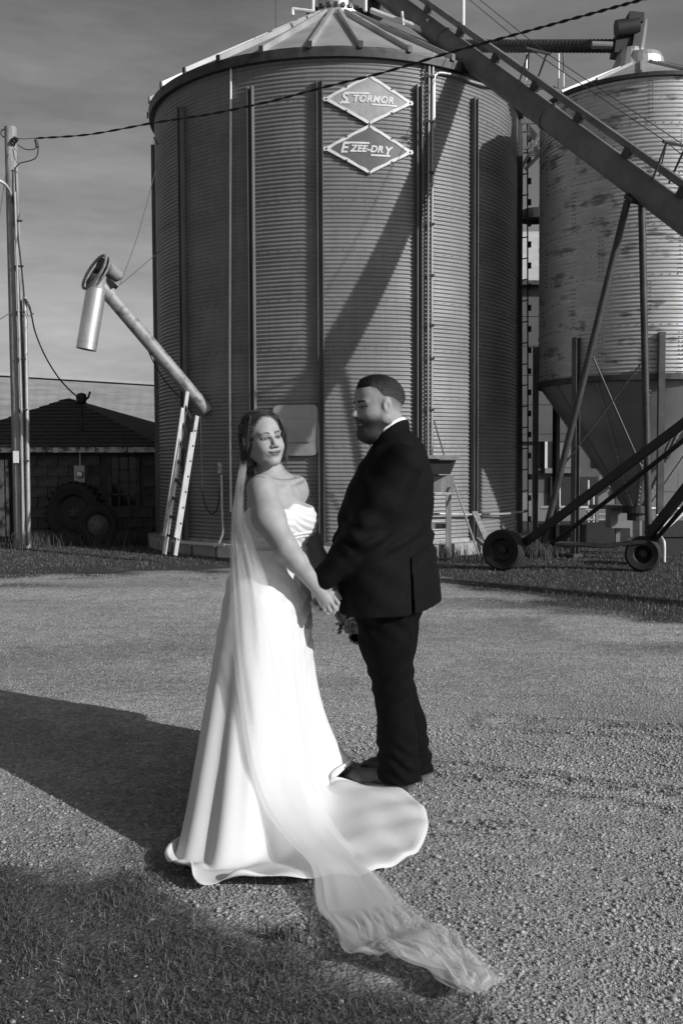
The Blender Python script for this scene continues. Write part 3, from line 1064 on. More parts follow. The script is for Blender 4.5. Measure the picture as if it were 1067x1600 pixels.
    # wheels
    for (px, py, Y, ax) in ((787, 859, 13.25, (-.5, -.87, 0)), (1004, 866, 13.05, (-.35, -.94, 0))):
        c = P(px, py, Y)
        c.z = max(c.z, 0.23)
        r = c.z + 0.0
        ax = Vector(ax).normalized()
        w = MB()
        w.lathe([(r - .11, -.10), (r - .03, -.115), (r, -.085), (r + .004, -.03), (r - .004, 0), (r + .004, .03), (r, .085), (r - .03, .115), (r - .11, .10)], c, ax, 36)
        wh = w.build('tyre', 'rubber', s, smooth=True)
        w = MB()
        w.lathe([(r - .10, .09), (r - .12, .06), (r - .14, .03), (.06, .02), (.055, .07), (.02, .08), (.001, .08)], c, ax, 28)
        w.build('rim', 'black_iron', wh, smooth=True)
        w = MB()
        for k in range(5):
            a = k * 2 * math.pi / 5
            u = ax.cross(Vector((0, 0, 1))).normalized()
            v = ax.cross(u)
            w.box(c + ax * .03 + (u * math.cos(a) + v * math.sin(a)) * .045, (.014, .014, .014))
        w.build('wheel_bolt', 'dark_steel', wh)
    return s
build_auger()

# ================================================================== TRANSFER AUGER on the bin roofs
def build_transfer():
    a, b = P(700, 72, 17.2), P(962, 72, 16.1)
    s = thing('transfer_auger', b, 'dark horizontal auger with motor running from silo roof to the hopper bin top', 'auger')
    m = MB()
    m.tube([a, b], 0.098, 16)
    t = m.build('auger_tube', 'dark_steel', s, smooth=True)
    m = MB()
    n = 46
    d = (b - a).normalized()
    for k in range(n):
        p = a + (b - a) * (k / n)
        m.tube([p, p + d * .02], 0.106, 14)
    m.build('tube_rib', 'dark_steel', t)
    m = MB()
    m.tube([P(924, 70, 15.98), P(956, 71, 15.96)], .055, 12)
    m.build('cover_plate', 'cone_steel', t)
    m = MB()
    for (px, py, w, h) in ((974, 74, .34, .30), (980, 48, .26, .22)):
        m.box(P(px, py, 16.1), (w * 1.0, .3, h), Matrix.Rotation(.12, 3, 'Y'))
    m.build('gearbox', 'black_iron', s)
    m = MB()
    c = P(979, 44, 15.95)
    m.tube([c + Vector((-.17, 0, -.02)), c + Vector((.17, 0, .03))], .14, 18)
    m.build('motor', 'black_iron', s, smooth=True)
    m = MB()
    m.box(P(991, 30, 15.95), (.23, .22, .14), Matrix.Rotation(.1, 3, 'Y'))
    m.build('motor_box', 'black_iron', s)
    # belt guard: flat rounded case
    m = MB()
    c0, c1 = P(1008, 45, 16.0), P(1002, 84, 16.0)
    nrm = Vector((.93, -.35, .1)).normalized()
    u = (c0 - c1).normalized()
    v = nrm.cross(u)
    pts = []
    for (c, r, st) in ((c0, .15, 0), (c1, .18, 180)):
        for q in range(9):
            an = R(st + q * 22.5)
            pts.append(c + (v * math.cos(an) + u * math.sin(an)) * r)
    m.prism(pts, (0, 0, 0), -nrm * .14)
    m.build('belt_guard', 'cone_steel', s)
    m = MB()
    m.lathe([(.33, -.18), (.24, .02), (.20, .16)], P(985, 96, 16.05), n=22)
    m.build('drop_spout', 'galv_old', s)
    for (x0, y0, x1, y1, Y, r, mm) in ((872, 80, 872, 138, 16.9, .018, 'white_metal'), (879, 80, 881, 112, 16.9, .014, 'dark_steel'), (880, 112, 880, 136, 16.9, .012, 'white_metal'), (822, 82, 822, 128, 17.1, .016, 'conduit')):
        m = MB()
        m.tube([P(x0, y0, Y), P(x1, y1, Y)], r, 8)
        m.build('support_post', mm, s)
    for (x0, y0, x1, y1) in ((830, 142, 866, 135), (815, 130, 870, 136)):
        m = MB()
        m.tube([P(x0, y0, 17.0), P(x1, y1, 17.0)], .015, 8)
        m.build('walk_rail', 'conduit', s)
    return s
build_transfer()

# ================================================================== UNLOADING AUGER on the left of the silo
def build_unloader():
    base, head = P(322, 640, 15.75), P(172, 462, 15.1)
    d = (head - base).normalized()
    s = thing('unloading_auger', base, 'worn sloping unloading auger with a bright steel downspout left of the silo', 'auger')
    m = MB()
    m.tube([base, head], 0.105, 22)
    m.build('auger_tube', 'auger_old', s, smooth=True)
    m = MB()
    m.tube([base - d * .03, base + d * .09], 0.115, 22)
    m.build('end_collar', 'auger_old', s, smooth=True)
    j = P(166, 455, 15.08)
    m = MB()
    m.tube([head - d * .02, head + d * .06], 0.125, 20)
    m.build('joint_flange', 'auger_old', s, smooth=True)
    m = MB()
    m.tube([head, P(158, 446, 15.05), P(150, 432, 15.02)], [.095, .105, .11], 18)
    m.build('head_tube', 'auger_old', s, smooth=True)
    # short neck down to the spout
    top, bot = P(151, 452, 15.02), P(135, 546, 14.98)
    m = MB()
    m.tube([P(155, 430, 15.02), top], [.115, .14], 18)
    m.build('spout_neck', 'auger_old', s, smooth=True)
    sp = MB()
    sp.pipe(top, bot, .150, .145, 28)
    spo = sp.build('downspout', 'galv_bright', s, smooth=True)
    dd = (bot - top).normalized()
    sp = MB()
    sp.pipe(bot - dd * .12, bot - dd * .105, .154, .145, 28)
    sp.build('spout_bead', 'galv_bright', spo, smooth=True)
    # belt guard: open oval ring with pulleys, seen at a slant
    nrm = Vector((-.55, -.62, .32)).normalized()
    u = (P(163, 408, 15) - P(132, 440, 15)).normalized()
    u = (u - nrm * u.dot(nrm)).normalized()
    v = nrm.cross(u)
    c = P(148, 425, 14.95)
    g = MB()
    ring = []
    for q in range(33):
        an = 2 * math.pi * q / 32
        ring.append(c + u * math.cos(an) * .29 + v * math.sin(an) * .17)
    g.tube(ring, .022, 8, cap=False)
    g.tube([p - nrm * .07 for p in ring], .018, 8, cap=False)
    gd = g.build('belt_guard', 'auger_old', s, smooth=True)
    g = MB()
    g.add([p - nrm * .08 for p in ring[:-1]], [tuple(range(32))])
    g.build('guard_plate', 'black_iron', gd)
    for (k, r) in ((.15, .1), (-.16, .06)):
        g = MB()
        g.lathe([(r, -.06), (r - .02, -.03), (r, 0), (.02, 0), (.002, 0)], c + u * k, nrm, 18)
        g.build('pulley', 'dark_steel', gd)
    m = MB()
    mo = P(176, 424, 15.1)
    ax = (P(186, 432, 15.25) - P(164, 412, 15.0)).normalized()
    m.tube([mo - ax * .16, mo - ax * .13, mo + ax * .13, mo + ax * .17], [.06, .1, .1, .05], 16)
    m.build('motor', 'auger_old', s, smooth=True)
    m = MB()
    m.box(P(172, 442, 15.1), (.22, .16, .1), Matrix.Rotation(.8, 3, 'Y'))
    m.build('motor_mount', 'black_iron', s)
    return s
build_unloader()
def wire(name, pts, r, label, cat='cable', m_='cable_black', per=10, n=6, group=None, twist=0):
    m = MB()
    cp = catmull(pts, per)
    m.tube(cp, r, n)
    if twist:
        off, of2 = [], []
        for i, p in enumerate(cp):
            a = i * twist
            off.append(p + Vector((0, math.cos(a), math.sin(a))) * r * 1.5)
            of2.append(p - Vector((0, math.cos(a), math.sin(a))) * r * 1.5)
        m.tube(off, r * .8, n)
        m.tube(of2, r * .8, n)
    o = m.build(name, m_, None, smooth=True)
    return tag(o, label, cat, group)
wire('stay_wire', [P(187, 446, 15.15), P(215, 370, 15.6), P(241, 275, 16.1), P(246, 255, 16.2)], .005, 'thin stay wire rising steeply from unloading auger head to silo wall', 'wire', 'cable_grey')
wire('stay_wire', [P(187, 446, 15.15), P(220, 418, 15.8), P(250, 392, 16.3)], .005, 'thin stay wire rising gently from unloading auger head to silo wall', 'wire', 'cable_grey')
wire('power_lead', [P(232, 548, 15.45), P(245, 575, 15.5), P(262, 600, 15.6), P(285, 625, 15.7), P(300, 645, 15.75)], .010, 'dark power lead hanging under the sloping unloading auger tube')
wire('power_lead', [P(313, 650, 15.6), P(314, 690, 15.55), P(315, 745, 15.55), P(320, 785, 15.5), P(331, 803, 15.5), P(341, 790, 15.5), P(345, 755, 15.5), P(346, 742, 15.52)], .012, 'black cable looping down beside the ladder to the switch box')

# ladder leaning on the auger tube
def build_ladder():
    lb, lt = P(257, 866, 14.55), P(293, 612, 15.35)
    rb, rt = P(274, 868, 14.35), P(308, 650, 15.1)
    s = thing('extension_ladder', (lb + rb) / 2, 'aluminium extension ladder leaning against the unloading auger tube', 'ladder')
    for (b, t, w) in ((lb, lt, .075), (rb, rt, .075)):
        m = MB()
        d = (t - b).normalized()
        sd = (rb - lb).normalized()
        nn = d.cross(sd).normalized()
        m.beam(b, t, .026, .062, up=nn)
        m.build('rail', 'alu', s)
        m = MB()
        m.beam(b + nn * -.08 + sd * .05 + d * .25, t + nn * -.08 + sd * .05 - d * .3, .026, .05, up=nn)
        m.build('fly_rail', 'alu', s)
        for k in range(1, 9):
            m = MB()
            p = b + (t - b) * (k / 9)
            m.lathe([(.016, -.022), (.016, .022), (.001, .022)], p, sd, 8)
            m.build('rung_end', 'dark_steel', s)
    for k in range(1, 9):
        m = MB()
        a, b = lb + (lt - lb) * (k / 8.8), rb + (rt - rb) * (k / 8.8)
        m.tube([a, b], .018, 8)
        m.build('rung', 'dark_steel', s)
build_ladder()

# switch box and conduit at the silo foot
def build_box():
    s = thing('switch_box', P(346, 866, 15.35), 'grey switch box on a bent conduit at the silo foot left of the bride', 'switch box')
    m = MB()
    m.box(P(346, 731, 15.6), (.10, .09, .17))
    m.build('enclosure', 'conduit', s)
    m = MB()
    m.tube(catmull([P(346, 742, 15.4), P(347, 800, 15.4), P(348, 832, 15.4), P(343, 847, 15.4), P(339, 868, 15.4)], 5), .02, 10)
    m.build('conduit_pipe', 'conduit', s, smooth=True)
    m = MB()
    m.box(P(342, 731, 15.38), (.02, .02, .08))
    m.build('switch_lever', 'dark_steel', s)
build_box()
wire('downlead_pipe', [S(361, 95, .04), S(360, 400, .04), S(359.5, 600, .04), S(361, 800, .04)], .017, 'thin pale pipe running straight down the silo wall behind the bride', 'pipe', 'white_metal', 6, 8)
wire('bracket_rod', [P(241, 214, 16.9), P(247, 226, 16.9)], .012, 'short rod sticking out of the silo left edge near the eave', 'rod', 'dark_steel', 3)
wire('rope', [P(241, 216, 16.9), P(242.5, 400, 16.8), P(246, 540, 16.7)], .004, 'thin rope hanging down the left edge of the silo', 'rope', 'cable_grey', 4, 5)

# conduits on the right half of the silo
def conduits():
    s = thing('conduit_run', S(672, 710, .05), 'pair of vertical conduits with a branch pipe strapped to the silo right of groom', 'conduit')
    for (dx, r, mm) in ((668, .022, 'galv'), (674, .024, 'cone_steel')):
        m = MB()
        m.tube([S(dx + 2, 84 if dx == 674 else 100, .045), S(dx, 400, .045), S(dx, 712, .045)], r, 10)
        m.build('conduit_pipe', mm, s, smooth=True)
    m = MB()
    a = [S(678, 200, .05), S(678, 128, .05), S(681, 117, .05), S(690, 114, .05), S(725, 121, .05), S(732, 126, .05), S(760, 134, .05), S(790, 139, .05)]
    m.tube(catmull(a, 5), .022, 8)
    m.build('branch_pipe', 'conduit', s, smooth=True)
    for y in (120, 190, 270, 350, 430, 508, 560, 640):
        m = MB()
        m.box(S(671, y, .05), (.15, .05, .03))
        m.build('pipe_clamp', 'dark_steel', s)
    m = MB()
    ch = catmull([S(664, 98, .05), S(663, 300, .05), S(662, 500, .05), S(664, 700, .05)], 60)
    for i, p in enumerate(ch[::1]):
        m.box(p, (.022, .022, .04), Matrix.Rotation(i * 1.57, 3, 'Z'))
    m.build('pull_chain', 'dark_steel', s)
conduits()

# timber stand with a tray beside the groom
def timber_stand():
    s = thing('timber_stand', P(690, 870, 15.1), 'rough timber stand with a dark tray against the silo behind the groom', 'stand')
    Y = 15.12
    m = MB()
    m.box(P(690, 714, Y), (.50, .42, .055))
    m.build('tray_lid', 'timber', s)
    m = MB()
    a, b, c, d = P(668, 719, Y), P(711, 719, Y), P(702, 741, Y), P(668, 741, Y)
    m.prism([p + Vector((0, -.12, 0)) for p in (a, d, c, b)], (0, 0, 0), (0, .3, 0))
    m.build('tray', 'black_iron', s)
    m = MB()
    m.beam(P(660, 756, Y + .05), P(709, 756, Y + .05), .04, .26)
    m.build('board', 'timber', s)
    m = MB()
    m.beam(P(700.5, 773, Y), P(700.5, 872, Y), .07, .08, up=(1, 0, 0))
    m.build('post', 'timber', s)
    m = MB()
    m.beam(P(664, 773, Y + .2), P(664, 872, Y + .2), .07, .08, up=(1, 0, 0))
    m.build('post', 'timber', s)
    m = MB()
    m.beam(P(650, 822, Y + .08), P(705, 822, Y + .08), .035, .08)
    m.build('cross_rail', 'timber', s)
timber_stand()
wire('guard_pipe', [S(650, 802, .12), S(690, 803, .12), S(740, 804, .12), S(785, 803, .15), P(812, 800, 16.6), P(826, 796, 16.6)], .018, 'pale horizontal pipe along the silo foot behind the auger wheel', 'pipe', 'conduit', 4, 8)
wire('prop_rod', [P(710, 757, 15.1), P(728, 810, 14.8), P(748, 868, 14.5)], .014, 'thin rod propped from the timber stand to the grass', 'rod', 'conduit', 3, 8)
wire('prop_rod', [S(678, 657, .06), S(686, 685, .15), P(694, 712, 15.15)], .012, 'thin dark rod slanting above the timber stand tray', 'rod', 'dark_steel', 3, 8)
def planks():
    s = MB()
    s.beam(P(741, 800, 14.6), P(762, 848, 14.2), .09, .03, up=(.3, -1, 0))
    o = s.build('loose_plank', 'timber')
    tag(o, 'short weathered plank leaning between silo foot and auger wheel', 'plank')
    s = MB()
    s.beam(P(745, 842, 14.5), P(762, 858, 14.2), .03, .05)
    o = s.build('loose_plank', 'timber')
    tag(o, 'small low board lying beside the left auger wheel', 'plank')
planks()

# ================================================================== LADDER CAGE between silo and bin
def ladder_run():
    s = thing('silo_ladder', (3.2, 17.6, 0), 'dark caged ladder running up the gap between silo and hopper bin', 'ladder')
    Y = 17.6
    for x in (813, 824.5):
        m = MB()
        m.beam(P(x - 1, 175, Y), P(x, 858, Y), .06 if x < 820 else .022, .06 if x < 820 else .022, up=(0, 1, 0))
        m.build('side_rail', 'dark_steel', s)
    for k, y in enumerate(range(205, 850, 33)):
        m = MB()
        m.tube([P(813, y + 2, Y), P(825, y, Y)], .012, 6)
        m.build('rung', 'dark_steel', s)
        m = MB()
        m.box(P(827, y + 12, Y), (.05, .05, .10))
        m.build('rail_lug', 'dark_steel', s)
    # landing brackets
    for (a, b, w) in (((812, 190), (845, 190), .08), ((815, 262), (845, 205), .05), ((820, 265), (848, 236), .05), ((818, 232), (845, 226), .05), ((812, 176), (848, 170), .1)):
        m = MB()
        m.beam(P(*a, Y), P(*b, Y - .1), .05, w)
        m.build('landing_bracket', 'conduit', s)
    for (a, b) in (((826, 196), (842, 215)), ((828, 224), (846, 238))):
        m = MB()
        for q in range(5):
            o = Vector((0, .0, -.05 * q))
            m.beam(P(*a, Y + .2) + o, P(*b, Y + .2) + o * .4, .03, .02)
        m.build('landing_grate', 'dark_steel', s)
    m = MB()
    m.lathe([(.32, 0), (.32, .1), (.26, .2), (.02, .24)], P(836, 345, 19.5), n=20)
    m.build('vent_cap', 'dark_steel', s)
ladder_run()

# ================================================================== FEED BUILDING behind the bins
def feed_building():
    Y = 24.0
    x0, x1 = P(812, 700, Y).x, P(1180, 700, Y).x
    zt = P(830, 446, Y).z
    s = thing('feed_building', (x0, Y, 0), 'tall grey metal clad farm building behind the hopper bin', 'building')
    # cladding sheets course by course, each lapping the next
    H = 0.70
    n = int(zt / H) + 1
    wx0, wx1, wz0, wz1 = P(852, 700, Y).x, P(900, 700, Y).x, P(870, 732, Y).z, P(870, 690, Y).z
    k = 0
    z = 0.0
    while z < zt:
        h = min(H, zt - z)
        segs = [(x0, x1)]
        x = x0
        while x < x1:
            w = 1.9
            xe = min(x + w, x1)
            if not (z < wz1 and z + h > wz0 and x < wx1 and xe > wx0):
                m = MB()
                m.box(((x + xe) / 2, Y, z + h / 2), (xe - x - .008, .03, h - .012), Matrix.Rotation(R(-1.2), 3, 'X'))
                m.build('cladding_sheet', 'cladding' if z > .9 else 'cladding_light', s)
            else:
                for (za, zb) in ((z, min(z + h, wz0)), (max(z, wz1), z + h)):
                    if zb - za > .05:
                        m = MB()
                        m.box(((x + xe) / 2, Y, (za + zb) / 2), (xe - x - .008, .03, zb - za - .01))
                        m.build('cladding_sheet', 'cladding', s)
            x = xe
        z += h
    # body behind the sheets
    m = MB()
    m.box(((x0 + x1) / 2, Y + 3.1, zt / 2), (x1 - x0 - .1, 6, zt - .02))
    m.build('wall', 'cladding', s)
    m = MB()
    m.beam((x0 - .2, Y - .15, zt + .02), (x1, Y - .15, zt + .02), .3, .10)
    m.build('roof_edge', 'dark_steel', s)
    m = MB()
    m.add([(x0 - .2, Y - .2, zt + .08), (x1, Y - .2, zt + .08), (x1, Y + 3.2, zt + 2.0), (x0 - .2, Y + 3.2, zt + 2.0), (x1, Y + 6.4, zt + .08), (x0 - .2, Y + 6.4, zt + .08)], [(0, 1, 2, 3), (3, 2, 4, 5)])
    m.build('roof', 'shed_roof_pale', s)
    wn = MB()
    wn.box(((wx0 + wx1) / 2, Y - .01, (wz0 + wz1) / 2), (wx1 - wx0, .03, wz1 - wz0))
    w = wn.build('window', 'glass_dark', s)
    for (xx, ww) in ((wx0, .06), (wx1, .06), (P(867, 700, Y).x, .06)):
        m = MB()
        m.box((xx, Y - .04, (wz0 + wz1) / 2), (ww, .06, wz1 - wz0))
        m.build('window_frame', 'white_metal', w)
    m = MB()
    m.box(((P(868, 700, Y).x + wx1) / 2, Y - .035, (wz0 + wz1) / 2), (wx1 - P(868, 700, Y).x - .06, .02, wz1 - wz0 - .05))
    m.build('window_blind', 'cladding_light', w)
    m = MB()
    m.beam((wx0 - .05, Y - .1, wz0 - .05), (wx1 + .05, Y - .1, wz0 - .05), .2, .12)
    m.build('window_sill', 'cladding_light', w)
    m = MB()
    m.box(((wx0 + wx1) / 2 + .3, Y - .06, wz0 - .55), (wx1 - wx0 + .4, .08, .7))
    m.build('dark_opening', 'black_iron', s)
feed_building()
wire('rail_pipe', [P(843, 793, 19.5), P(900, 793, 19.5), P(960, 794, 19.6), P(1067, 795, 19.8), P(1120, 795, 19.8)], .035, 'pale horizontal rail pipe behind the hopper bin legs', 'pipe', 'conduit', 3, 8)
def pipes_behind():
    for i, (x, y0, y1, Y) in enumerate(((873, 762, 786, 20), (899, 756, 806, 20), (918, 750, 806, 20.2), (926, 765, 830, 20.4))):
        m = MB()
        m.tube([P(x, y0, Y), P(x, y1 + 20, Y)], .03, 8)
        o = m.build('standpipe', 'conduit', None, smooth=True)
        tag(o, ('first', 'second', 'third', 'rightmost')[i] + ' pale standpipe from the left behind the hopper bin legs', 'pipe', 'standpipes behind the hopper bin')
    s = thing('pipe_gate', P(960, 830, 19.0), 'pale tubular gate rails low behind the bin outlet', 'gate')
    for y in (797, 804, 812):
        m = MB()
        m.tube([P(914, y, 19), P(952, y, 19)], .022, 6); m.tube([P(984, y, 19), P(1000, y, 19)], .022, 6)
        m.build('gate_rail', 'conduit', s)
    for x in (932, 952, 985, 1000):
        m = MB()
        m.beam(P(x, 790, 19), P(x, 850, 19), .05, .05, up=(1, 0, 0))
        m.build('gate_post', 'galv', s)
    # box under the outlet
    s = thing('outlet_box', P(967, 840, 16.6), 'dark steel box with a pale top shelf under the bin outlet', 'box')
    m = MB()
    m.box(P(962, 792, 16.6), (.80, .5, .06))
    m.build('top_shelf', 'galv', s)
    m = MB()
    m.box(P(965, 810, 16.6), (.33, .34, .30))
    m.build('body', 'cone_steel', s)
    m = MB()
    m.box(P(964, 838, 16.6), (.07, .07, .34))
    m.build('leg', 'galv', s)
    m = MB()
    m.box(P(905, 838, 17.6) , (1.5, .6, .46))
    m.build('trough', 'black_iron', s)
    # tub on the right
    s = thing('plastic_tub', P(1045, 870, 13.6), 'black plastic tub standing in the grass right of the auger wheel', 'tub')
    a = [P(x, y, 13.6) for x, y in ((1028, 838), (1072, 838), (1062, 868), (1032, 868))]
    m = MB()
    m.prism([a[0], a[3], a[2], a[1]], (0, 0, 0), (0, .3, 0))
    m.build('body', 'tub', s)
    m = MB()
    m.beam(a[0] + Vector((-.03, .15, .01)), a[1] + Vector((.03, .15, .01)), .36, .03)
    m.build('rim', 'tub', s)
    m = MB()
    m.beam(P(1030, 830, 15.0), P(1075, 790, 15.0), .05, .10)
    o = m.build('leaning_board', 'white_metal')
    tag(o, 'pale board leaning above the black tub at the right edge', 'board')
    wire('bent_conduit', [P(1026, 805, 14.0), P(1026, 830, 13.7), P(1034, 842, 13.3), P(1037, 850, 13.2), P(1037, 878, 13.2)], .02, 'pale bent conduit entering the grass in front of the black tub', 'conduit', 'white_metal', 4, 8)
    wire('bin_pipe', [P(1067, 640, 15.0), P(1045, 690, 15.2), P(1020, 745, 15.6), P(995, 790, 16.2)], .03, 'pale sloping pipe along the right side of the hopper cone', 'pipe', 'galv', 3, 8)
    # white end wall seen under the bin at the right edge
    s = MB()
    s.box(P(1036, 732, 23.4), (.28, .06, .44))
    tag(s.build('pale_board', 'shed_roof_pale'), 'small pale board showing under the hopper bin at the right edge', 'board')
pipes_behind()

# ================================================================== BLOCK SHED on the left
def block_shed():
    Y = 19.2
    xl, xr = P(-90, 700, Y).x, -2.4
    zt = P(60, 706, Y).z
    s = thing('block_shed', ((xl + xr) / 2, Y, 0), 'low concrete block shed with a dark shingled hip roof left of the silo', 'shed')
    m = MB()
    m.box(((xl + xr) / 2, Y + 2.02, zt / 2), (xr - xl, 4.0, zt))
    m.build('wall', 'mortar', s)
    wx0, wx1 = P(172, 750, Y).x, P(216, 750, Y).x
    wz0, wz1 = P(190, 792, Y).z, P(190, 714, Y).z
    dx0, dx1 = P(-40, 750, Y).x, P(27, 750, Y).x
    bw, bh = .405, .20
    me = bpy.data.meshes.new('block')
    b = MB().box((0, 0, 0), (bw - .014, .06, bh - .014))
    me.from_pydata(b.v, [], b.f)
    r = 0
    z = 0.0
    while z + bh <= zt + .05:
        x = xl + (bw / 2 if r % 2 else 0)
        while x < xr:
            cx, cz = x + bw / 2, z + bh / 2
            if not (wx0 - .2 < cx < wx1 + .2 and wz0 - .1 < cz < wz1 + .1) and not (dx0 < cx < dx1):
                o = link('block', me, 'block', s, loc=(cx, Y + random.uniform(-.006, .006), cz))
            x += bw
        z += bh
        r += 1
    # window with two sashes of small panes
    w = MB()
    w.box(((wx0 + wx1) / 2, Y + .03, (wz0 + wz1) / 2), (wx1 - wx0, .04, wz1 - wz0))
    wo = w.build('window', 'black_iron', s)
    nx, nz = 3, 4
    for i in range(nx):
        for j in range(nz):
            pw, phh = (wx1 - wx0) / nx, (wz1 - wz0) / nz
            m = MB()
            m.box((wx0 + pw * (i + .5), Y, wz0 + phh * (j + .5)), (pw - .03, .01, phh - .03))
            m.build('pane', 'glass_dark', wo)
    for i in range(nx + 1):
        m = MB()
        m.box((wx0 + (wx1 - wx0) * i / nx, Y - .01, (wz0 + wz1) / 2), (.03 if 0 < i < nx else .07, .04, wz1 - wz0))
        m.build('mullion', 'block', wo)
    for j in range(nz + 1):
        m = MB()
        m.box(((wx0 + wx1) / 2, Y - .012, wz0 + (wz1 - wz0) * j / nz), (wx1 - wx0, .036, .03))
        m.build('glazing_bar', 'block', wo)
    # doorway with a pale door leaf
    m = MB()
    m.box(((dx0 + dx1) / 2, Y + .02, zt / 2), (dx1 - dx0, .05, zt - .03))
    d = m.build('doorway', 'black_iron', s)
    for (px, w_) in ((4, .14), (14, .05), (-12, .16)):
        m = MB()
        m.box((P(px, 750, Y).x, Y - .07, zt / 2 - .05), (w_, .05, zt - .2))
        m.build('door_board', 'white_paint_worn', d)
    # eave board, peeling
    x = xl - .2
    while x < xr + .2:
        L_ = random.uniform(.5, 1.0)
        m = MB()
        m.box((x + L_ / 2, Y - .36, zt + .04 + random.uniform(-.012, .012)), (L_ - .02, .03, .12 + random.uniform(-.03, .02)))
        m.build('eave_board', 'white_paint_worn', s)
        x += L_
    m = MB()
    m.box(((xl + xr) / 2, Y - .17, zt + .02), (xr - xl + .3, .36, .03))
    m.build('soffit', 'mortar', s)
    # hip roof, shingle courses as real steps
    pk = P(108, 622, Y + 2.0)
    e = [Vector((xl - .3, Y - .38, zt + .08)), Vector((xr + .3, Y - .38, zt + .08)), Vector((xr + .3, Y + 4.4, zt + .08)), Vector((xl - .3, Y + 4.4, zt + .08))]
    e[1].x = P(262, 690, Y).x
    # right hip comes down to the eave at the silo edge; the left run continues as a lower ridge
    pl = Vector((pk.x - 4.0, pk.y, pk.z - .35))
    N = 14
    for k in range(N):
        t0, t1 = k / N, (k + 1) / N
        def at(a, b, t): return a + (b - a) * t
        m = MB()
        a0, b0 = at(e[0], pk, t0), at(e[1], pk, t0)
        a1, b1 = at(e[0], pk, min(t1 + .02, 1)), at(e[1], pk, min(t1 + .02, 1))
        up = Vector((0, -.012, .022))
        m.add([a0 + up, b0 + up, b1, a1, a0, b0], [(0, 1, 2, 3), (4, 5, 1, 0)])
        m.build('shingle_course', 'shingle', s)
    m = MB()
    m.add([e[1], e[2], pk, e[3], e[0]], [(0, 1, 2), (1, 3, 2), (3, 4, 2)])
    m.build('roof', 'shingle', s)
    # lean part of the roof to the left
    # meter on the wall
    c = P(128, 741, Y)
    m = MB()
    m.box((c.x, Y - .10, c.z), (.20, .14, .34))
    mt = m.build('meter_box', 'conduit', s)
    m = MB()
    m.lathe([(.07, 0), (.07, .05), (.05, .08), (.002, .085)], (c.x + .02, Y - .17, c.z + .0), (0, -1, 0), 18)
    m.build('meter_glass', 'galv_bright', mt, smooth=True)
    m = MB()
    m.tube([(c.x, Y - .1, c.z + .17), (c.x, Y - .1, zt + .1)], .018, 8)
    m.build('service_pipe', 'conduit', mt)
    m = MB()
    b_ = P(128, 684, Y + .3)
    t_ = P(128, 628, Y + .35)
    m.tube([b_, t_], .025, 8)
    ms = m.build('service_mast', 'shingle', s)
    m = MB()
    m.lathe([(.10, 0), (.10, .02), (.03, .04), (.03, .12)], b_ - Vector((0, 0, .03)), n=14)
    m.build('mast_boot', 'black_iron', ms)
    m = MB()
    m.lathe([(.02, -.1), (.09, -.06), (.11, .02), (.08, .1), (.01, .12)], t_ + Vector((0, 0, .06)), n=14)
    m.tube([t_, t_ + Vector((.13, 0, .08)), t_ + Vector((.17, 0, .2))], .022, 6)
    m.tube([t_ + Vector((-.12, 0, -.03)), t_ + Vector((.1, 0, -.03))], .022, 6)
    m.build('weatherhead', 'black_iron', ms, smooth=True)
block_shed()

def long_shed():
    Y = 30.0
    r0, r1 = P(-140, 578, Y + 4), P(330, 607, Y + 4)
    e0, e1 = P(-140, 672, Y - 1), P(330, 668, Y - 1)
    s = thing('long_barn', ((r0.x + r1.x) / 2, Y, 0), 'long metal roofed barn behind the block shed', 'barn')
    n = 26
    for k in range(n):
        t0, t1 = k / n, (k + 1) / n
        a, b = e0 + (e1 - e0) * t0, e0 + (e1 - e0) * t1
        c, d = r0 + (r1 - r0) * t1, r0 + (r1 - r0) * t0
        m = MB()
        up = Vector((0, -.001, .002))
        bx = (b - a) * .03
        m.add([a, a + bx + up, b - bx + up, b, c, c - bx + up, d + bx + up, d], [(0, 1, 6, 7), (1, 2, 5, 6), (2, 3, 4, 5)])
        m.build('roof_sheet', 'shed_roof', s)
    m = MB()
    m.beam(r0 + Vector((0, 0, .04)), r1 + Vector((0, 0, .04)), .5, .10)
    m.build('ridge_cap', 'shed_roof_pale', s)
    m = MB()
    m.add([r0, r1, r1 + Vector((0, 5, -1.8)), r0 + Vector((0, 5, -1.8))], [(0, 1, 2, 3)])
    m.build('rear_roof', 'shed_roof', s)
    m = MB()
    zt = min(e0.z, e1.z) - .05
    m.box(((e0.x + e1.x) / 2, e0.y + .35, zt / 2), (e1.x - e0.x - .2, .2, zt))
    m.build('wall', 'cladding', s)
    m = MB()
    m.beam(P(222, 664, Y - 1.1), P(300, 668, Y - 1.1), .1, .06)
    m.build('gutter', 'white_metal', s)
    m = MB()
    m.add([P(226, 666, Y - 1.05), P(262, 667, Y - 1.05), P(262, 690, Y - 1.05), P(250, 690, Y - 1.05)], [(0, 1, 2, 3)])
    m.build('gable_panel', 'shed_roof_pale', s)
long_shed()

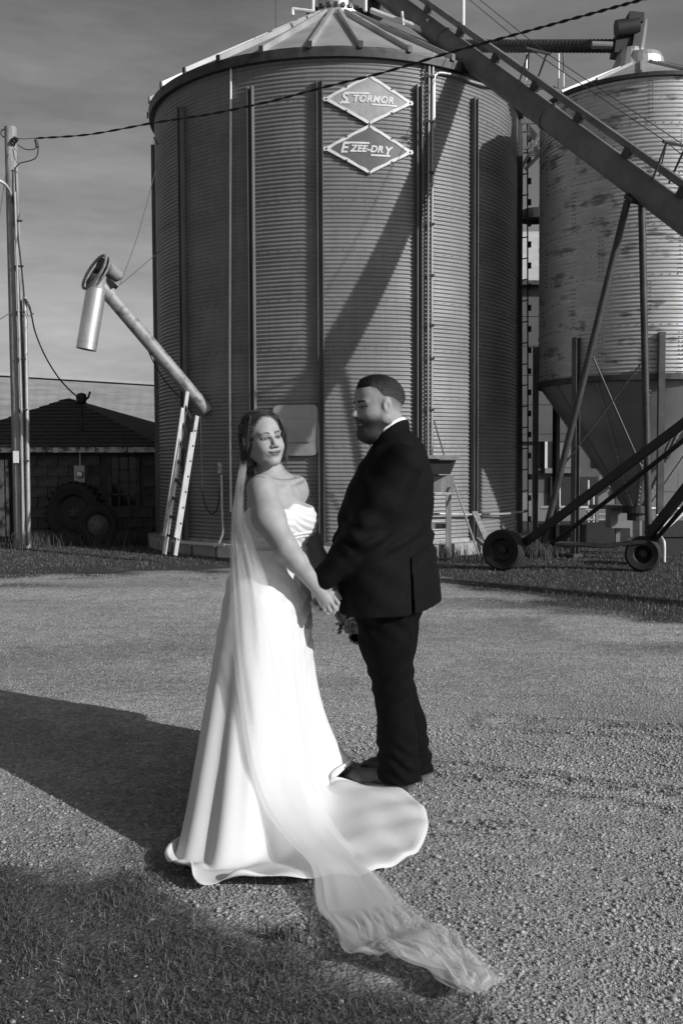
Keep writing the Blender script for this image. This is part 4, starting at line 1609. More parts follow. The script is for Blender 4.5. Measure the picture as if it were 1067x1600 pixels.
# old wheels standing in front of the shed
def old_wheel(c, r, w, ax, label, hubm, hub_r):
    s = thing('tractor_wheel', (c.x, c.y, 0), label, 'wheel', 'old wheels by the block shed')
    m = MB()
    m.lathe([(r * .62, -w * .8), (r * .85, -w), (r * .97, -w * .8), (r, -w * .3), (r, w * .3), (r * .97, w * .8), (r * .85, w), (r * .62, w * .8)], c, ax, 44)
    t = m.build('tyre', 'rubber', s, smooth=True)
    ax = Vector(ax).normalized()
    u = ax.cross(Vector((0, 0, 1))).normalized()
    v = ax.cross(u)
    m = MB()
    for k in range(26):
        a = k * 2 * math.pi / 26
        rad = u * math.cos(a) + v * math.sin(a)
        tn = ax.cross(rad)
        for sg in (-1, 1):
            rot = Matrix((tn, ax, rad)).transposed()
            m.box(c + rad * (r + .01) + ax * (sg * w * .45) + tn * (.05 * r * (1 if sg > 0 else -1)), (.05 * r + .02, w * .9, .05), rot)
    m.build('tread_lug', 'rubber', t)
    m = MB()
    m.lathe([(r * .64, w * .75), (r * .60, w * .5), (r * .55, w * .3), (hub_r * 1.3, w * .25)], c, ax, 36)
    m.build('rim', 'black_iron', s, smooth=True)
    m = MB()
    m.lathe([(hub_r * 1.35, w * .26), (hub_r, w * .5), (hub_r * .5, w * .56), (.001, w * .6)], c, ax, 24)
    h = m.build('hub', hubm, s, smooth=True)
    for k in range(6):
        a = k * math.pi / 3
        m = MB()
        m.lathe([(.018, 0), (.018, .03), (.001, .03)], c + ax * (w * .48) + (u * math.cos(a) + v * math.sin(a)) * hub_r * .85, ax, 6)
        m.build('wheel_nut', 'black_iron', h)
p = P(118, 806, 18.3); p.z = .54
old_wheel(p, .54, .15, (-.25, -.95, .12), 'large dark tractor wheel leaning against the block shed wall', 'dark_steel', .1)
p = P(153, 822, 17.8); p.z = .35
old_wheel(p, .35, .10, (.35, -.92, .1), 'smaller wheel with a pale hub in front of the large tractor wheel', 'leg_steel', .12)

# ================================================================== POLE AND OVERHEAD LINES
def build_pole():
    Y = 17.0
    top, bot = P(17, 199, Y), P(36, 852, Y)
    bot.z = 0
    s = thing('utility_pole', bot, 'weathered wooden utility pole with conduits at the left edge', 'utility pole')
    m = MB()
    m.tube([bot, bot + (top - bot) * .5, top], [.135, .12, .10], 18)
    m.build('pole', 'wood_pole', s, smooth=True)
    m = MB()
    a = [P(24, 300, Y - .16), P(27, 400, Y - .16), P(34, 640, Y - .17), P(37, 850, Y - .17)]
    m.tube(a, .022, 8)
    m.build('conduit_pipe', 'conduit', s, smooth=True)
    m = MB()
    a = [P(33, 465, Y - .1), P(38, 640, Y - .1), P(43, 850, Y - .1)]
    m.tube([a[0] + Vector((.07, 0, 0)), a[1] + Vector((.05, 0, 0)), a[2] + Vector((.03, 0, 0))], .036, 10)
    m.build('riser_pipe', 'conduit', s, smooth=True)
    m = MB()
    cp = catmull([P(24, 262, Y - .12), P(26, 310, Y - .14), P(29, 370, Y - .12), P(38, 460, Y - .12), P(39, 540, Y - .12), P(42, 700, Y - .12), P(46, 850, Y - .12)], 6)
    m.tube(cp, .014, 6)
    m.build('riser_cable', 'cable_black', s, smooth=True)
    for y in (345, 416, 487, 560, 640, 720):
        m = MB()
        x = 17 + 19 * (y - 199) / 653
        m.box(P(x + 7, y, Y - .15), (.14, .05, .025))
        m.build('strap', 'dark_steel', s)
    m = MB()
    c = P(23, 220, Y - .1)
    m.lathe([(.02, -.07), (.055, -.05), (.04, -.02), (.055, .0), (.04, .03), (.055, .05), (.02, .07)], c, (.6, -.2, .6), 12)
    m.build('insulator', 'black_iron', s, smooth=True)
    m = MB()
    ring = [P(8, 208, Y) + Vector((math.cos(a) * .065, 0, math.sin(a) * .065)) for a in np.linspace(0, 6.28, 14)]
    m.tube(ring, .014, 6)
    m.build('hook_ring', 'conduit', s)
    m = MB()
    m.box(P(22, 312, Y - .12), (.05, .05, .09))
    m.build('bracket', 'black_iron', s)
    m = MB()
    m.tube(catmull([P(17, 306, Y - .1), P(14, 296, Y - .3), P(6, 286, Y - .6), P(-8, 280, Y - .9), P(-20, 280, Y - 1.1)], 5), .025, 8)
    la = m.build('lamp_arm', 'white_metal', s, smooth=True)
    m = MB()
    m.box(P(26, 714, Y - .16), (.09, .04, .2))
    m.build('marker_plate', 'white_metal', s)
build_pole()
wire('overhead_cable', [P(56, 216, 16.8), P(140, 210, 16.2), P(240, 192, 15.2), P(330, 178, 14.3), P(420, 159, 13.5), P(500, 138, 12.8), P(600, 113, 12.2), P(700, 83, 11.6), P(790, 58, 11.1), P(870, 36, 10.6), P(950, 14, 10.2), P(1020, -6, 9.8), P(1100, -34, 9.4)], .008, 'thick twisted black overhead cable crossing in front of the silo', 'cable', 'cable_black', 14, 6, None, .9)
wire('cable_tail', [P(24, 216, 16.85), P(38, 217, 16.8), P(50, 216, 16.8), P(56, 216, 16.8)], .006, 'short straight wire from pole top insulator to the overhead cable', 'wire', 'cable_grey', 4)
wire('cable_tail', [P(28, 226, 16.85), P(40, 233, 16.8), P(54, 233, 16.8), P(60, 226, 16.8)], .008, 'upper drooping wire loop at the pole top', 'wire', 'cable_black', 5)
wire('cable_tail', [P(25, 262, 16.85), P(32, 255, 16.8), P(44, 252, 16.8), P(56, 247, 16.8), P(60, 235, 16.8), P(57, 216, 16.8)], .009, 'lower drooping wire loop joining pole and overhead cable', 'wire', 'cable_black', 5)
wire('cable_splice', [P(56, 218, 16.78), P(58, 224, 16.78), P(59, 230, 16.78)], .028, 'dark splice hanging at the end of overhead cable near the pole', 'splice', 'black_iron', 4)
wire('guy_wire', [P(14, 240, 16.9), P(4, 310, 16.5), P(-12, 420, 15.8)], .005, 'thin guy wire running down left from the pole top', 'wire', 'cable_grey', 4)
wire('guy_wire', [P(22, 485, 16.9), P(10, 493, 16.7), P(-10, 506, 16.4)], .007, 'short wire leaving the pole leftward at mid height', 'wire', 'cable_grey', 4)
wire('service_drop', [P(39, 466, 16.85), P(48, 485, 16.9), P(56, 520, 17.2), P(72, 558, 17.8), P(92, 590, 18.6), P(110, 610, 19.2), P(126, 624, 19.5)], .014, 'black service cable sagging from the pole to the shed mast', 'cable', 'cable_black', 8)
wire('cable_tail', [P(40, 466, 16.85), P(47, 476, 16.85), P(50, 488, 16.85), P(53, 490, 16.85), P(46, 494, 16.85), P(41, 486, 16.85)], .006, 'small wire curl on the pole where the service cable leaves', 'wire', 'cable_grey', 5)
# ================================================================== PEOPLE: smooth implicit bodies meshed with surface nets
F32 = np.float32
def v3(p): return np.array([p[0], p[1], p[2]], dtype=F32)
def rcone(p, a, b, ra, rb):
    a, b = v3(a), v3(b)
    ba = b - a
    h = np.clip(((p - a) @ ba) / max(float(ba @ ba), 1e-9), 0, 1)
    d = p - a - h[:, None] * ba
    return np.sqrt((d * d).sum(1)) - (ra + (rb - ra) * h)
def chain(p, pts, rs, k=0.01):
    d = None
    for i in range(len(pts) - 1):
        e = rcone(p, pts[i], pts[i + 1], rs[i], rs[i + 1])
        d = e if d is None else smin(d, e, k)
    return d
def ell(p, c, r, rot=None):
    q = p - v3(c)
    if rot is not None:
        q = q @ rot
    r = v3(r)
    k0 = np.sqrt(((q / r) ** 2).sum(1)) + 1e-9
    k1 = np.sqrt(((q / (r * r)) ** 2).sum(1)) + 1e-9
    return k0 * (k0 - 1) / k1
def smin(a, b, k):
    h = np.clip(0.5 + 0.5 * (b - a) / k, 0, 1)
    return b + (a - b) * h - k * h * (1 - h)
def smax(a, b, k):
    return -smin(-a, -b, k)
def stack(p, zs, cx, cy, rx, ry, ang=0.0):
    """body as a pile of ellipses; ang turns the long axis (rx) from +X"""
    z = p[:, 2]
    X, Y = np.interp(z, zs, cx), np.interp(z, zs, cy)
    a, b = np.interp(z, zs, rx), np.interp(z, zs, ry)
    c, s = math.cos(ang), math.sin(ang)
    dx, dy = p[:, 0] - X, p[:, 1] - Y
    u, v = dx * c + dy * s, -dx * s + dy * c
    k = np.sqrt((u / a) ** 2 + (v / b) ** 2)
    d = (k - 1) * np.minimum(a, b)
    return np.maximum(d, np.maximum(zs[0] - z, z - zs[-1]))
def surface_nets(f, lo, hi, h):
    lo, hi = np.array(lo, float), np.array(hi, float)
    n = np.ceil((hi - lo) / h).astype(int) + 1
    B = 12
    nb = np.ceil(n / B).astype(int)
    N = nb * B
    D = np.full(N, 1.0, dtype=F32)
    bi = np.stack(np.meshgrid(*[np.arange(k) for k in nb], indexing='ij'), -1).reshape(-1, 3)
    cen = (lo + (bi + 0.5) * B * h).astype(F32)
    dc = f(cen)
    D.reshape(nb[0], B, nb[1], B, nb[2], B)[...] = np.where(dc.reshape(nb[0], 1, nb[1], 1, nb[2], 1) > 0, 1.0, -1.0)
    act = bi[np.abs(dc) < B * h * 1.35]
    loc = np.stack(np.meshgrid(*[np.arange(B)] * 3, indexing='ij'), -1).reshape(-1, 3)
    D6 = D.reshape(nb[0], B, nb[1], B, nb[2], B)
    for c0 in range(0, len(act), 160):
        a = act[c0:c0 + 160]
        idx = (a[:, None] * B + loc[None]).reshape(-1, 3)
        d = f((lo + idx * h).astype(F32)).astype(F32)
        D[idx[:, 0], idx[:, 1], idx[:, 2]] = d
    ins = D < 0
    cnt = sum(ins[i:N[0] - 1 + i, j:N[1] - 1 + j, k:N[2] - 1 + k].astype(np.int8) for i in (0, 1) for j in (0, 1) for k in (0, 1))
    cells = np.argwhere((cnt > 0) & (cnt < 8))
    vid = np.full(N - 1, -1, dtype=np.int32)
    vid[cells[:, 0], cells[:, 1], cells[:, 2]] = np.arange(len(cells))
    acc = np.zeros((len(cells), 3))
    num = np.zeros(len(cells))
    corners = [(0, 0, 0), (1, 0, 0), (0, 1, 0), (1, 1, 0), (0, 0, 1), (1, 0, 1), (0, 1, 1), (1, 1, 1)]
    for a in corners:
        for ax in range(3):
            if a[ax]: continue
            b = list(a); b[ax] = 1
            da = D[cells[:, 0] + a[0], cells[:, 1] + a[1], cells[:, 2] + a[2]]
            db = D[cells[:, 0] + b[0], cells[:, 1] + b[1], cells[:, 2] + b[2]]
            m = (da < 0) != (db < 0)
            t = np.where(m, da / np.where(m, da - db, 1), 0)
            pos = np.tile(np.array(a, float), (len(cells), 1))
            pos[:, ax] = t
            acc += pos * m[:, None]
            num += m
    V = lo + (cells + acc / num[:, None]) * h
    quads = []
    for ax in range(3):
        o1, o2 = [(1, 2), (2, 0), (0, 1)][ax]
        sl0 = [slice(None)] * 3; sl1 = [slice(None)] * 3
        sl0[ax] = slice(0, -1); sl1[ax] = slice(1, None)
        s0, s1 = ins[tuple(sl0)], ins[tuple(sl1)]
        e = np.argwhere(s0 != s1)
        ok = (e[:, o1] > 0) & (e[:, o2] > 0) & (e[:, o1] < N[o1] - 1) & (e[:, o2] < N[o2] - 1)
        e = e[ok]
        flip = s0[e[:, 0], e[:, 1], e[:, 2]]
        def g(d1, d2):
            q = e.copy()
            q[:, o1] += d1; q[:, o2] += d2
            return vid[q[:, 0], q[:, 1], q[:, 2]]
        q = np.stack([g(-1, -1), g(0, -1), g(0, 0), g(-1, 0)], -1)
        q[~flip] = q[~flip][:, ::-1]
        quads.append(q)
    Q = np.concatenate(quads)
    Q = Q[(Q >= 0).all(1)]
    return V, Q
def frame(fwd, up):
    f = Vector(fwd).normalized()
    u = Vector(up)
    u = (u - f * u.dot(f)).normalized()
    l = u.cross(f)                      # to the person's left
    return np.array([f, l, u], dtype=F32).T    # columns: forward, left, up
def A(p): return np.array(p, dtype=F32)

def near(p, c, r, fn):
    """fn evaluated only for points near c; farther away a safe distance"""
    d = np.sqrt(((p - v3(c)) ** 2).sum(1))
    out = np.maximum(d - r * .8, .05).astype(F32)
    m = d < r
    if m.any():
        out[m] = fn(p[m])
    return out
def head_sdf(q, heavy=0.0, smile=0.0, ears=True):
    """q in head space: forward, left, up; eyes on the level up = 0"""
    q = q.copy()
    s = np.abs(q[:, 1])
    qs = np.stack([q[:, 0], s, q[:, 2]], 1)
    d = ell(q, (-.018, 0, .028), (.098, .077, .088))
    d = smin(d, ell(q, (.022, 0, -.035), (.066, .061 + .012 * heavy, .080)), .03)
    d = smin(d, ell(qs, (.045, .030, -.038), (.034 + .003 * smile, .030, .034)), .03)             # cheek
    if smile:
        d = smin(d, ell(qs, (.066, .034, -.040), (.015, .016, .014)), .018)
    d = smin(d, rcone(qs, (-.005, .052 + .008 * heavy, -.058), (.055, .014, -.098), .022 + .006 * heavy, .019), .03)   # jaw
    d = smin(d, ell(q, (.066, 0, -.098), (.020, .020, .016)), .02)                 # chin
    if heavy:
        d = smin(d, ell(q, (.035, 0, .045), (.055, .062, .050)), .03)
        d = smin(d, ell(q, (.03, 0, -.115), (.062, .060, .040)), .03)
        d = smin(d, ell(q, (.066, 0, -.105), (.024, .032, .024)), .02)
    d = smin(d, ell(qs, (.070, .026, .020), (.018, .028, .010)), .014)             # brow
    d = smin(d, rcone(q, (.083, 0, .006), (.1035 + .0045 * heavy, 0, -.031), .0072 + .001 * heavy, .0105 + .0015 * heavy), .010)   # nose
    d = smin(d, ell(qs, (.094, .0125, -.037), (.011, .008, .0075)), .006)
    d = smax(d, -ell(qs, (.094, .031, -.002), (.017, .0175, .0105)), .012)         # socket
    d = smin(d, ell(qs, (.0705, .031, -.002), (.0125, .0135, .0125)), .003)        # eyeball under the lids
    d = smin(d, ell(q, (.080, 0, -.066), (.012, .027, .014)), .014)                # muzzle
    lift = smile * (s / .025) ** 2 * .007
    ql = q.copy(); ql[:, 2] -= lift
    d = smin(d, ell(ql, (.091, 0, -.0615), (.009, .024 + .003 * smile, .0042)), .004)
    d = smin(d, ell(ql, (.089, 0, -.0712), (.010, .020 + .003 * smile, .0052)), .004)
    d = smax(d, -ell(ql, (.100, 0, -.0663), (.012, .026, .0014)), .003)
    if ears:
        e = ell(qs, (-.006, .080, -.008), (.021, .010, .033))
        e = smax(e, -ell(qs, (-.001, .0905, -.004), (.010, .006, .017)), .006)
        d = smin(d, e, .008)
    return d

def face_color(q, base, lips, brow, beard=0.0, hair=0.0, makeup=False):
    n = len(q)
    c = np.full(n, base)
    s = np.abs(q[:, 1])
    f, u = q[:, 0], q[:, 2]
    front = f > .045
    # lids and lashes, white and iris
    e = np.sqrt(((s - .031) / .0150) ** 2 + ((u + .002) / (.0055 if makeup else .0055)) ** 2)
    m = front & (e < 1.0)
    c = np.where(m, base * .8, c)
    iris = np.sqrt((s - .031 + .001) ** 2 + (u + .002) ** 2)
    c = np.where(m & (iris < .0072), .02, c)
    lash = front & (e >= .85) & (e < 1.5) & (u > -.003)
    c = np.where(lash, .035 if makeup else .08, c)
    lash2 = front & (e >= .95) & (e < 1.25) & (u <= -.003)
    c = np.where(lash2, base * .45, c)
    # brows
    bz = .0185 + .004 * np.sin(np.clip((s - .012) / .036, 0, 1) * 2.6)
    bm = front & (s > .011) & (s < .052) & (np.abs(u - bz) < (.0036 if makeup else .0055) * (1.15 - (s - .011) / .07))
    c = np.where(bm, brow, c)
    # lips, line between them
    lm = front & (f > .070) & (s < .0285) & (np.abs(u + .066 - .006 * (s / .025) ** 2) < .0098 * np.sqrt(np.clip(1 - (s / .0290) ** 2, 0, 1)))
    c = np.where(lm, lips, c)
    ln = front & (f > .066) & (s < .031) & (np.abs(u + .0663 - .006 * (s / .025) ** 2) < .0018)
    c = np.where(ln, lips * .3, c)
    nos = (f > .088) & (np.abs(s - .0085) < .0042) & (np.abs(u + .0425) < .0035)
    c = np.where(nos, .04, c)
    if beard:
        b = np.clip((-.030 - u + .25 * np.clip(f - .02, -.05, .1)) / .025, 0, 1) * np.clip((f + .03) / .03, 0, 1)
        b = np.maximum(b, np.clip((-.046 - u) / .01, 0, 1) * (f > .03))
        mo = (f > .07) & (s < .032) & (u < -.046) & (u > -.060)
        b = np.maximum(b, mo * .8)
        b = np.where(lm, b * .25, b)
        c = c * (1 - b * beard) + .03 * b * beard
    return c

# ---------------------------------------------------------------- BRIDE
def hand_chain(p, wrist, palm, fingers, thumb, rw=.024, rp=.033, rf=.0085):
    d = chain(p, [wrist, palm], [rw, rp * .8], .02)
    d = smin(d, ell(p, palm, (rp, rp * .72, rp)), .02)
    for fg in fingers:
        d = smin(d, chain(p, fg, [rf * 1.08] + [rf] * (len(fg) - 2) + [rf * .82], .003), .0045)
    if thumb:
        d = smin(d, chain(p, thumb, [rf * 1.35, rf * 1.15, rf * .9], .004), .008)
    return d
HF = frame((.52, -.845, .02), (-.16, -.02, .99))          # her head looks past the camera's right shoulder
HO = A(P(411, 685, 4.33))
HS = 1.02
BF = frame((.77, -.64, 0), (0, 0, 1))                     # her body turns to him
TC = A(P(432, 860, 4.38)); TC[2] = 0
def bl(f, l, z):                                          # body space -> world
    return TC + BF[:, 0] * f + BF[:, 1] * l + A((0, 0, z))
B_ANG = math.atan2(BF[1, 1], BF[0, 1])                    # long axis runs shoulder to shoulder
def bride_torso(p):
    zs = np.array([.60, .75, .90, .98, 1.06, 1.13, 1.21, 1.28, 1.33, 1.37, 1.41, 1.45])
    rx = np.array([.16, .168, .176, .163, .132, .134, .143, .142, .130, .095, .060, .045])
    ry = np.array([.125, .13, .135, .125, .108, .108, .112, .104, .088, .072, .056, .045])
    off = np.array([-.045, -.05, -.05, -.035, -.005, .003, 0, -.005, -.015, -.02, -.028, -.03])
    cx = TC[0] + BF[0, 0] * off
    cy = TC[1] + BF[1, 0] * off
    d = stack(p, zs, cx, cy, rx, ry, B_ANG)
    for sg in (-1, 1):
        d = smin(d, ell(p, bl(.085, .068 * sg, 1.195), (.062, .062, .066)), .04)
    return d
SR_ = A(P(409, 764, 4.25))      # her right shoulder, nearest the camera
SL_ = bl(-.01, .135, 1.335)
ER_ = A(P(445, 853, 4.15)); WR_ = A(P(498, 922, 4.25)); PR_ = A(P(511, 939, 4.265))
EL_ = A(P(486, 848, 4.60)); WL_ = A(P(524, 930, 4.66)); PL_ = A(P(536, 955, 4.68))
NB = bl(-.03, 0, 1.375)
def hp(c, dx, dy, dY):            # a point beside c, offsets in photo pixels and metres of depth
    x, y = pix(c)
    return A(P(x + dx, y + dy, float(c[1]) + dY))
FR = [[hp(PR_, 10, -6, -.012), hp(PR_, 17, 3, -.020), hp(PR_, 15, 13, -.006), hp(PR_, 8, 14, .012)],
      [hp(PR_, 6, 2, -.020), hp(PR_, 12, 11, -.028), hp(PR_, 10, 18, -.012), hp(PR_, 3, 17, .008)],
      [hp(PR_, 0, 6, -.020), hp(PR_, 5, 15, -.026), hp(PR_, 2, 20, -.010), hp(PR_, -4, 18, .010)],
      [hp(PR_, -6, 7, -.014), hp(PR_, -3, 15, -.020), hp(PR_, -6, 19, -.006), hp(PR_, -10, 16, .010)]]
TR = [hp(PR_, 2, -12, .008), hp(PR_, 14, -13, .020), hp(PR_, 21, -4, .020)]
FL = [[hp(PL_, dx, 6, .0), hp(PL_, dx + 3, 14, -.01), hp(PL_, dx + 1, 20, .0), hp(PL_, dx - 4, 20, .012)] for dx in (-6, -1, 4, 9)]
TL = [hp(PL_, -8, -4, -.02), hp(PL_, -10, 6, -.03), hp(PL_, -6, 14, -.03)]
def head_q(p, O, M_, S): return ((p - O) @ M_) / S
def bride_body(p):
    d = bride_torso(p)
    d = smin(d, chain(p, [bl(-.035, 0, 1.33), NB, HO + HF @ A((-.02, 0, -.06))], [.066, .048, .046], .03), .032)
    d = smin(d, rcone(p, bl(-.01, -.04, 1.37), SR_, .035, .05), .05)
    d = smin(d, rcone(p, bl(-.01, .04, 1.37), SL_, .035, .05), .05)
    d = smin(d, rcone(p, bl(.06, -.02, 1.355), bl(.045, -.12, 1.375), .010, .011), .022)    # collar bones
    d = smin(d, rcone(p, bl(.06, .02, 1.355), bl(.045, .12, 1.375), .010, .011), .022)
    mid = (SR_ * .5 + ER_ * .5) + A((-.020, -.005, .0))
    fm = (ER_ * .68 + WR_ * .32) + A((.004, -.008, -.004))
    arm = chain(p, [SR_, mid, ER_], [.060, .066, .050], .03)
    arm = smin(arm, chain(p, [ER_, fm, WR_], [.049, .044, .028], .02), .022)
    d = smin(d, arm, .03)
    mid = (SL_ + EL_) / 2
    arm = chain(p, [SL_, mid, EL_], [.055, .058, .046], .03)
    arm = smin(arm, chain(p, [EL_, (EL_ * .65 + WL_ * .35), WL_], [.046, .044, .027], .02), .02)
    d = smin(d, arm, .025)
    d = smin(d, near(p, PR_, .22, lambda x: hand_chain(x, WR_, PR_, FR, TR, .028, .036, .0095)), .014)
    d = smin(d, near(p, PL_, .22, lambda x: hand_chain(x, WL_, PL_, FL, TL, .026, .033, .009)), .012)
    for sg in (-1, 1):
        d = smin(d, chain(p, [bl(0, .085 * sg, .75), bl(.02, .075 * sg, .45), bl(-.01, .07 * sg, .09)], [.10, .068, .04], .03), .05)
        d = smin(d, chain(p, [bl(-.02, .07 * sg, .05), bl(.13, .08 * sg, .035)], [.035, .028], .02), .03)
    hd = near(p, HO, .3, lambda x: head_sdf(head_q(x, HO, HF, HS), 0, 1.0, ears=True) * HS)
    return smin(d, hd, .018)
def build_bride():
    V, Q = surface_nets(bride_body, (-.62, 4.05, 0.0), (.10, 4.80, 1.74), .0042)
    q = head_q(V.astype(F32), HO, HF, HS)
    inh = (np.abs(q[:, 1]) < .1) & (q[:, 2] > -.12) & (q[:, 2] < .12) & (q[:, 0] > 0)
    c = np.full(len(V), .29)
    fc = face_color(q, .30, .13, .035, makeup=True)
    c = np.where(inh, fc, c)
    me = mesh_np('person', V, Q, True, c)
    o = link('person', me, 'skin')
    tag(o, 'woman in a strapless white wedding gown and long veil smiling at the camera', 'person')
    return o
BRIDE = build_bride()
BRIDE.parent = None

def build_bride_hair(parent):
    # hair mass: cap swept back from a parting, low gathered bun at the nape
    def f(p):
        q = head_q(p, HO, HF, HS)
        w = .0035 * np.sin(q[:, 0] * 210 + q[:, 2] * 120 + 3 * np.sin(q[:, 1] * 60)) + .002 * np.sin(q[:, 1] * 400 + q[:, 0] * 130)
        d = ell(q, (-.024, 0, .028), (.106, .085, .096))
        d = smin(d, ell(q, (-.070, .0, -.055), (.055, .058, .065)), .04)
        d = smin(d, ell(q, (-.045, -.062, -.075), (.034, .026, .065)), .03)
        d = smin(d, ell(q, (-.050, .045, -.085), (.028, .022, .05)), .03)
        # side wings framing the face
        s = np.abs(q[:, 1])
        qs = np.stack([q[:, 0], s, q[:, 2]], 1)
        d = smin(d, rcone(qs, (.030, .070, .055), (.006, .085, -.03), .010, .009), .02)
        d = smin(d, rcone(qs, (.006, .085, -.03), (-.03, .078, -.09), .009, .008), .015)
        # face opening
        op = ell(q, (.088, .0, -.010), (.088, .074, .104))
        d = smax(d, -op, .010)
        w = w * np.clip((.03 - q[:, 0]) / .05, .12, 1)
        return (d + w) * HS
    lo, hi = HO - .22, HO + .20
    V, Q = surface_nets(f, lo, hi, .0042)
    rng = np.random.default_rng(3)
    m = MB()
    def W(f_, l_, u_): return Vector(HO + HF @ (A((f_, l_, u_)) * HS))
    # fine strands combed from the parting back over the cap to the nape
    cen = A((-.02, 0, .015))
    rr = np.linspace(.05, .16, 90)
    def on_cap(dirs):
        """outermost point of the hair mass along each direction from the middle of the head"""
        dirs = dirs / np.linalg.norm(dirs, axis=1)[:, None]
        q = cen[None, None] + dirs[:, None] * rr[None, :, None]
        w = HO + (q.reshape(-1, 3) * HS) @ HF.T
        d = f(w.astype(F32)).reshape(len(dirs), -1)
        ins = d < 0
        last = len(rr) - 1 - np.argmax(ins[:, ::-1], axis=1)
        ok = ins.any(1)
        return cen + dirs * (rr[last] + .0012)[:, None], ok
    for k in range(300):
        psi = rng.uniform(0.02, 2.3) * (1 if rng.uniform() < .5 else -1)
        st = A((.050 + rng.normal(0, .006) - .012 * abs(psi), .082 * math.sin(psi) + .010, -.008 + .108 * math.cos(psi))) - cen
        en = A((-.085, .05 * math.sin(psi) + rng.normal(0, .015), -.07 + rng.normal(0, .02))) - cen
        sd = .045 * (1 if psi > 0 else -1) * max(0, 1 - abs(psi) / 2)
        md = A((-.04, .085 * (1 if psi > 0 else -1) * min(1, .35 + abs(psi)), .085 * math.cos(psi * .8) - .01)) - cen
        ts = np.linspace(0, 1, 9)[:, None]
        dirs = st * (1 - ts) ** 2 + 2 * md * ts * (1 - ts) + en * ts ** 2
        pts, ok = on_cap(dirs)
        if not ok.all():
            continue
        m.tube(catmull([W(*p_) for p_ in pts], 2), rng.uniform(.0007, .0016), 4, cap=False)
    def lock(path, n, spread, r, wav, seed):
        g = np.random.default_rng(seed)
        for k in range(n):
            o = g.normal(0, spread, 3)
            ph = g.uniform(0, 6)
            pp = catmull([Vector(p_) for p_ in path], 6)
            L_ = len(pp)
            end = g.uniform(.75, 1)
            pts = []
            for i in range(int(L_ * end)):
                t = i / (L_ - 1)
                v = pp[i]
                sp = .25 + t
                pts.append(W(v.x + o[0] * sp + wav * t * math.sin(ph + t * 9), v.y + o[1] * sp + wav * t * math.cos(ph + t * 9), v.z + o[2] * .5))
            m.tube(pts, [r * (1 - .5 * i / len(pts)) for i in range(len(pts))], 4, cap=False)
    lock([(.020, .040, .108), (.050, .066, .075), (.050, .080, .020), (.034, .084, -.040), (.028, .078, -.085), (.030, .080, -.115)], 46, .0040, .0022, .006, 1)
    lock([(.015, -.050, .100), (.034, -.076, .050), (.022, -.086, .000), (.006, -.084, -.050), (-.006, -.080, -.10)], 26, .0035, .0018, .003, 2)
    lock([(-.03, -.070, -.02), (-.04, -.080, -.07), (-.045, -.075, -.12), (-.04, -.07, -.165)], 60, .010, .0022, .004, 3)
    lock([(-.01, .070, -.03), (.0, .080, -.08), (.006, .086, -.13), (.012, .092, -.19)], 9, .006, .0009, .012, 4)
    n0 = len(V)
    me = bpy.data.meshes.new('hair')
    me.from_pydata([tuple(v) for v in V] + m.v, [], [tuple(int(i) for i in q) for q in Q] + [tuple(i + n0 for i in f_) for f_ in m.f])
    me.polygons.foreach_set('use_smooth', np.ones(len(me.polygons), dtype=bool))
    o = link('hair', me, 'hair_bride', parent)
    # brow-length wisp and necklace
    m = MB()
    pts = []
    for t in np.linspace(-1, 1, 22):
        a = t * 2.2
        base = bl(-.035 + .075 * math.cos(a), -.072 * math.sin(a), 1.405 - .030 * math.cos(a))
        pts.append(Vector(base))
    # settle the chain on the skin
    out = []
    for p_ in pts:
        c0 = Vector(bl(-.035, 0, p_.z))
        d = (p_ - c0).normalized()
        r = .02
        while r < .2 and float(bride_body(np.array([c0 + d * r], dtype=F32))[0]) < .004:
            r += .002
        out.append(c0 + d * r)
    m.tube(out, .0009, 5, cap=False)
    m.build('necklace', 'silver', parent)
build_bride_hair(BRIDE)

# ---- gown
def gown_bodice(p):
    d = bride_torso(p) - .013
    f = (p - TC) @ BF[:, 0]
    l = (p - TC) @ BF[:, 1]
    z = p[:, 2]
    fold = .0020 * np.sin(z * 210 + l * 55 + 2 * np.sin(l * 30)) * np.clip((f - .0) / .05, 0, 1)
    d = d + fold
    top = 1.262 + .010 * np.cos(l * 42) * (f > 0) - .05 * np.clip(-f / .1, 0, 1)
    sh = np.abs(d) - .0035
    d = np.where(z > 1.2, d, d)
    d = smax(d, z - top, .006)
    d = smax(d, 1.00 - z, .01)
    return d
def torso_radius(theta, z, off):
    dx, dy = math.cos(theta), math.sin(theta)
    c = bl(0, 0, z)
    r = np.linspace(.03, .40, 150)
    pts = (c[None] + np.stack([dx * r, dy * r, 0 * r], 1)).astype(F32)
    d = bride_torso(pts) - off
    i = int(np.argmax(d > 0))
    return c[0] + dx * r[i], c[1] + dy * r[i]
def gw(px, py, z=0.0): return G(px, py, z)
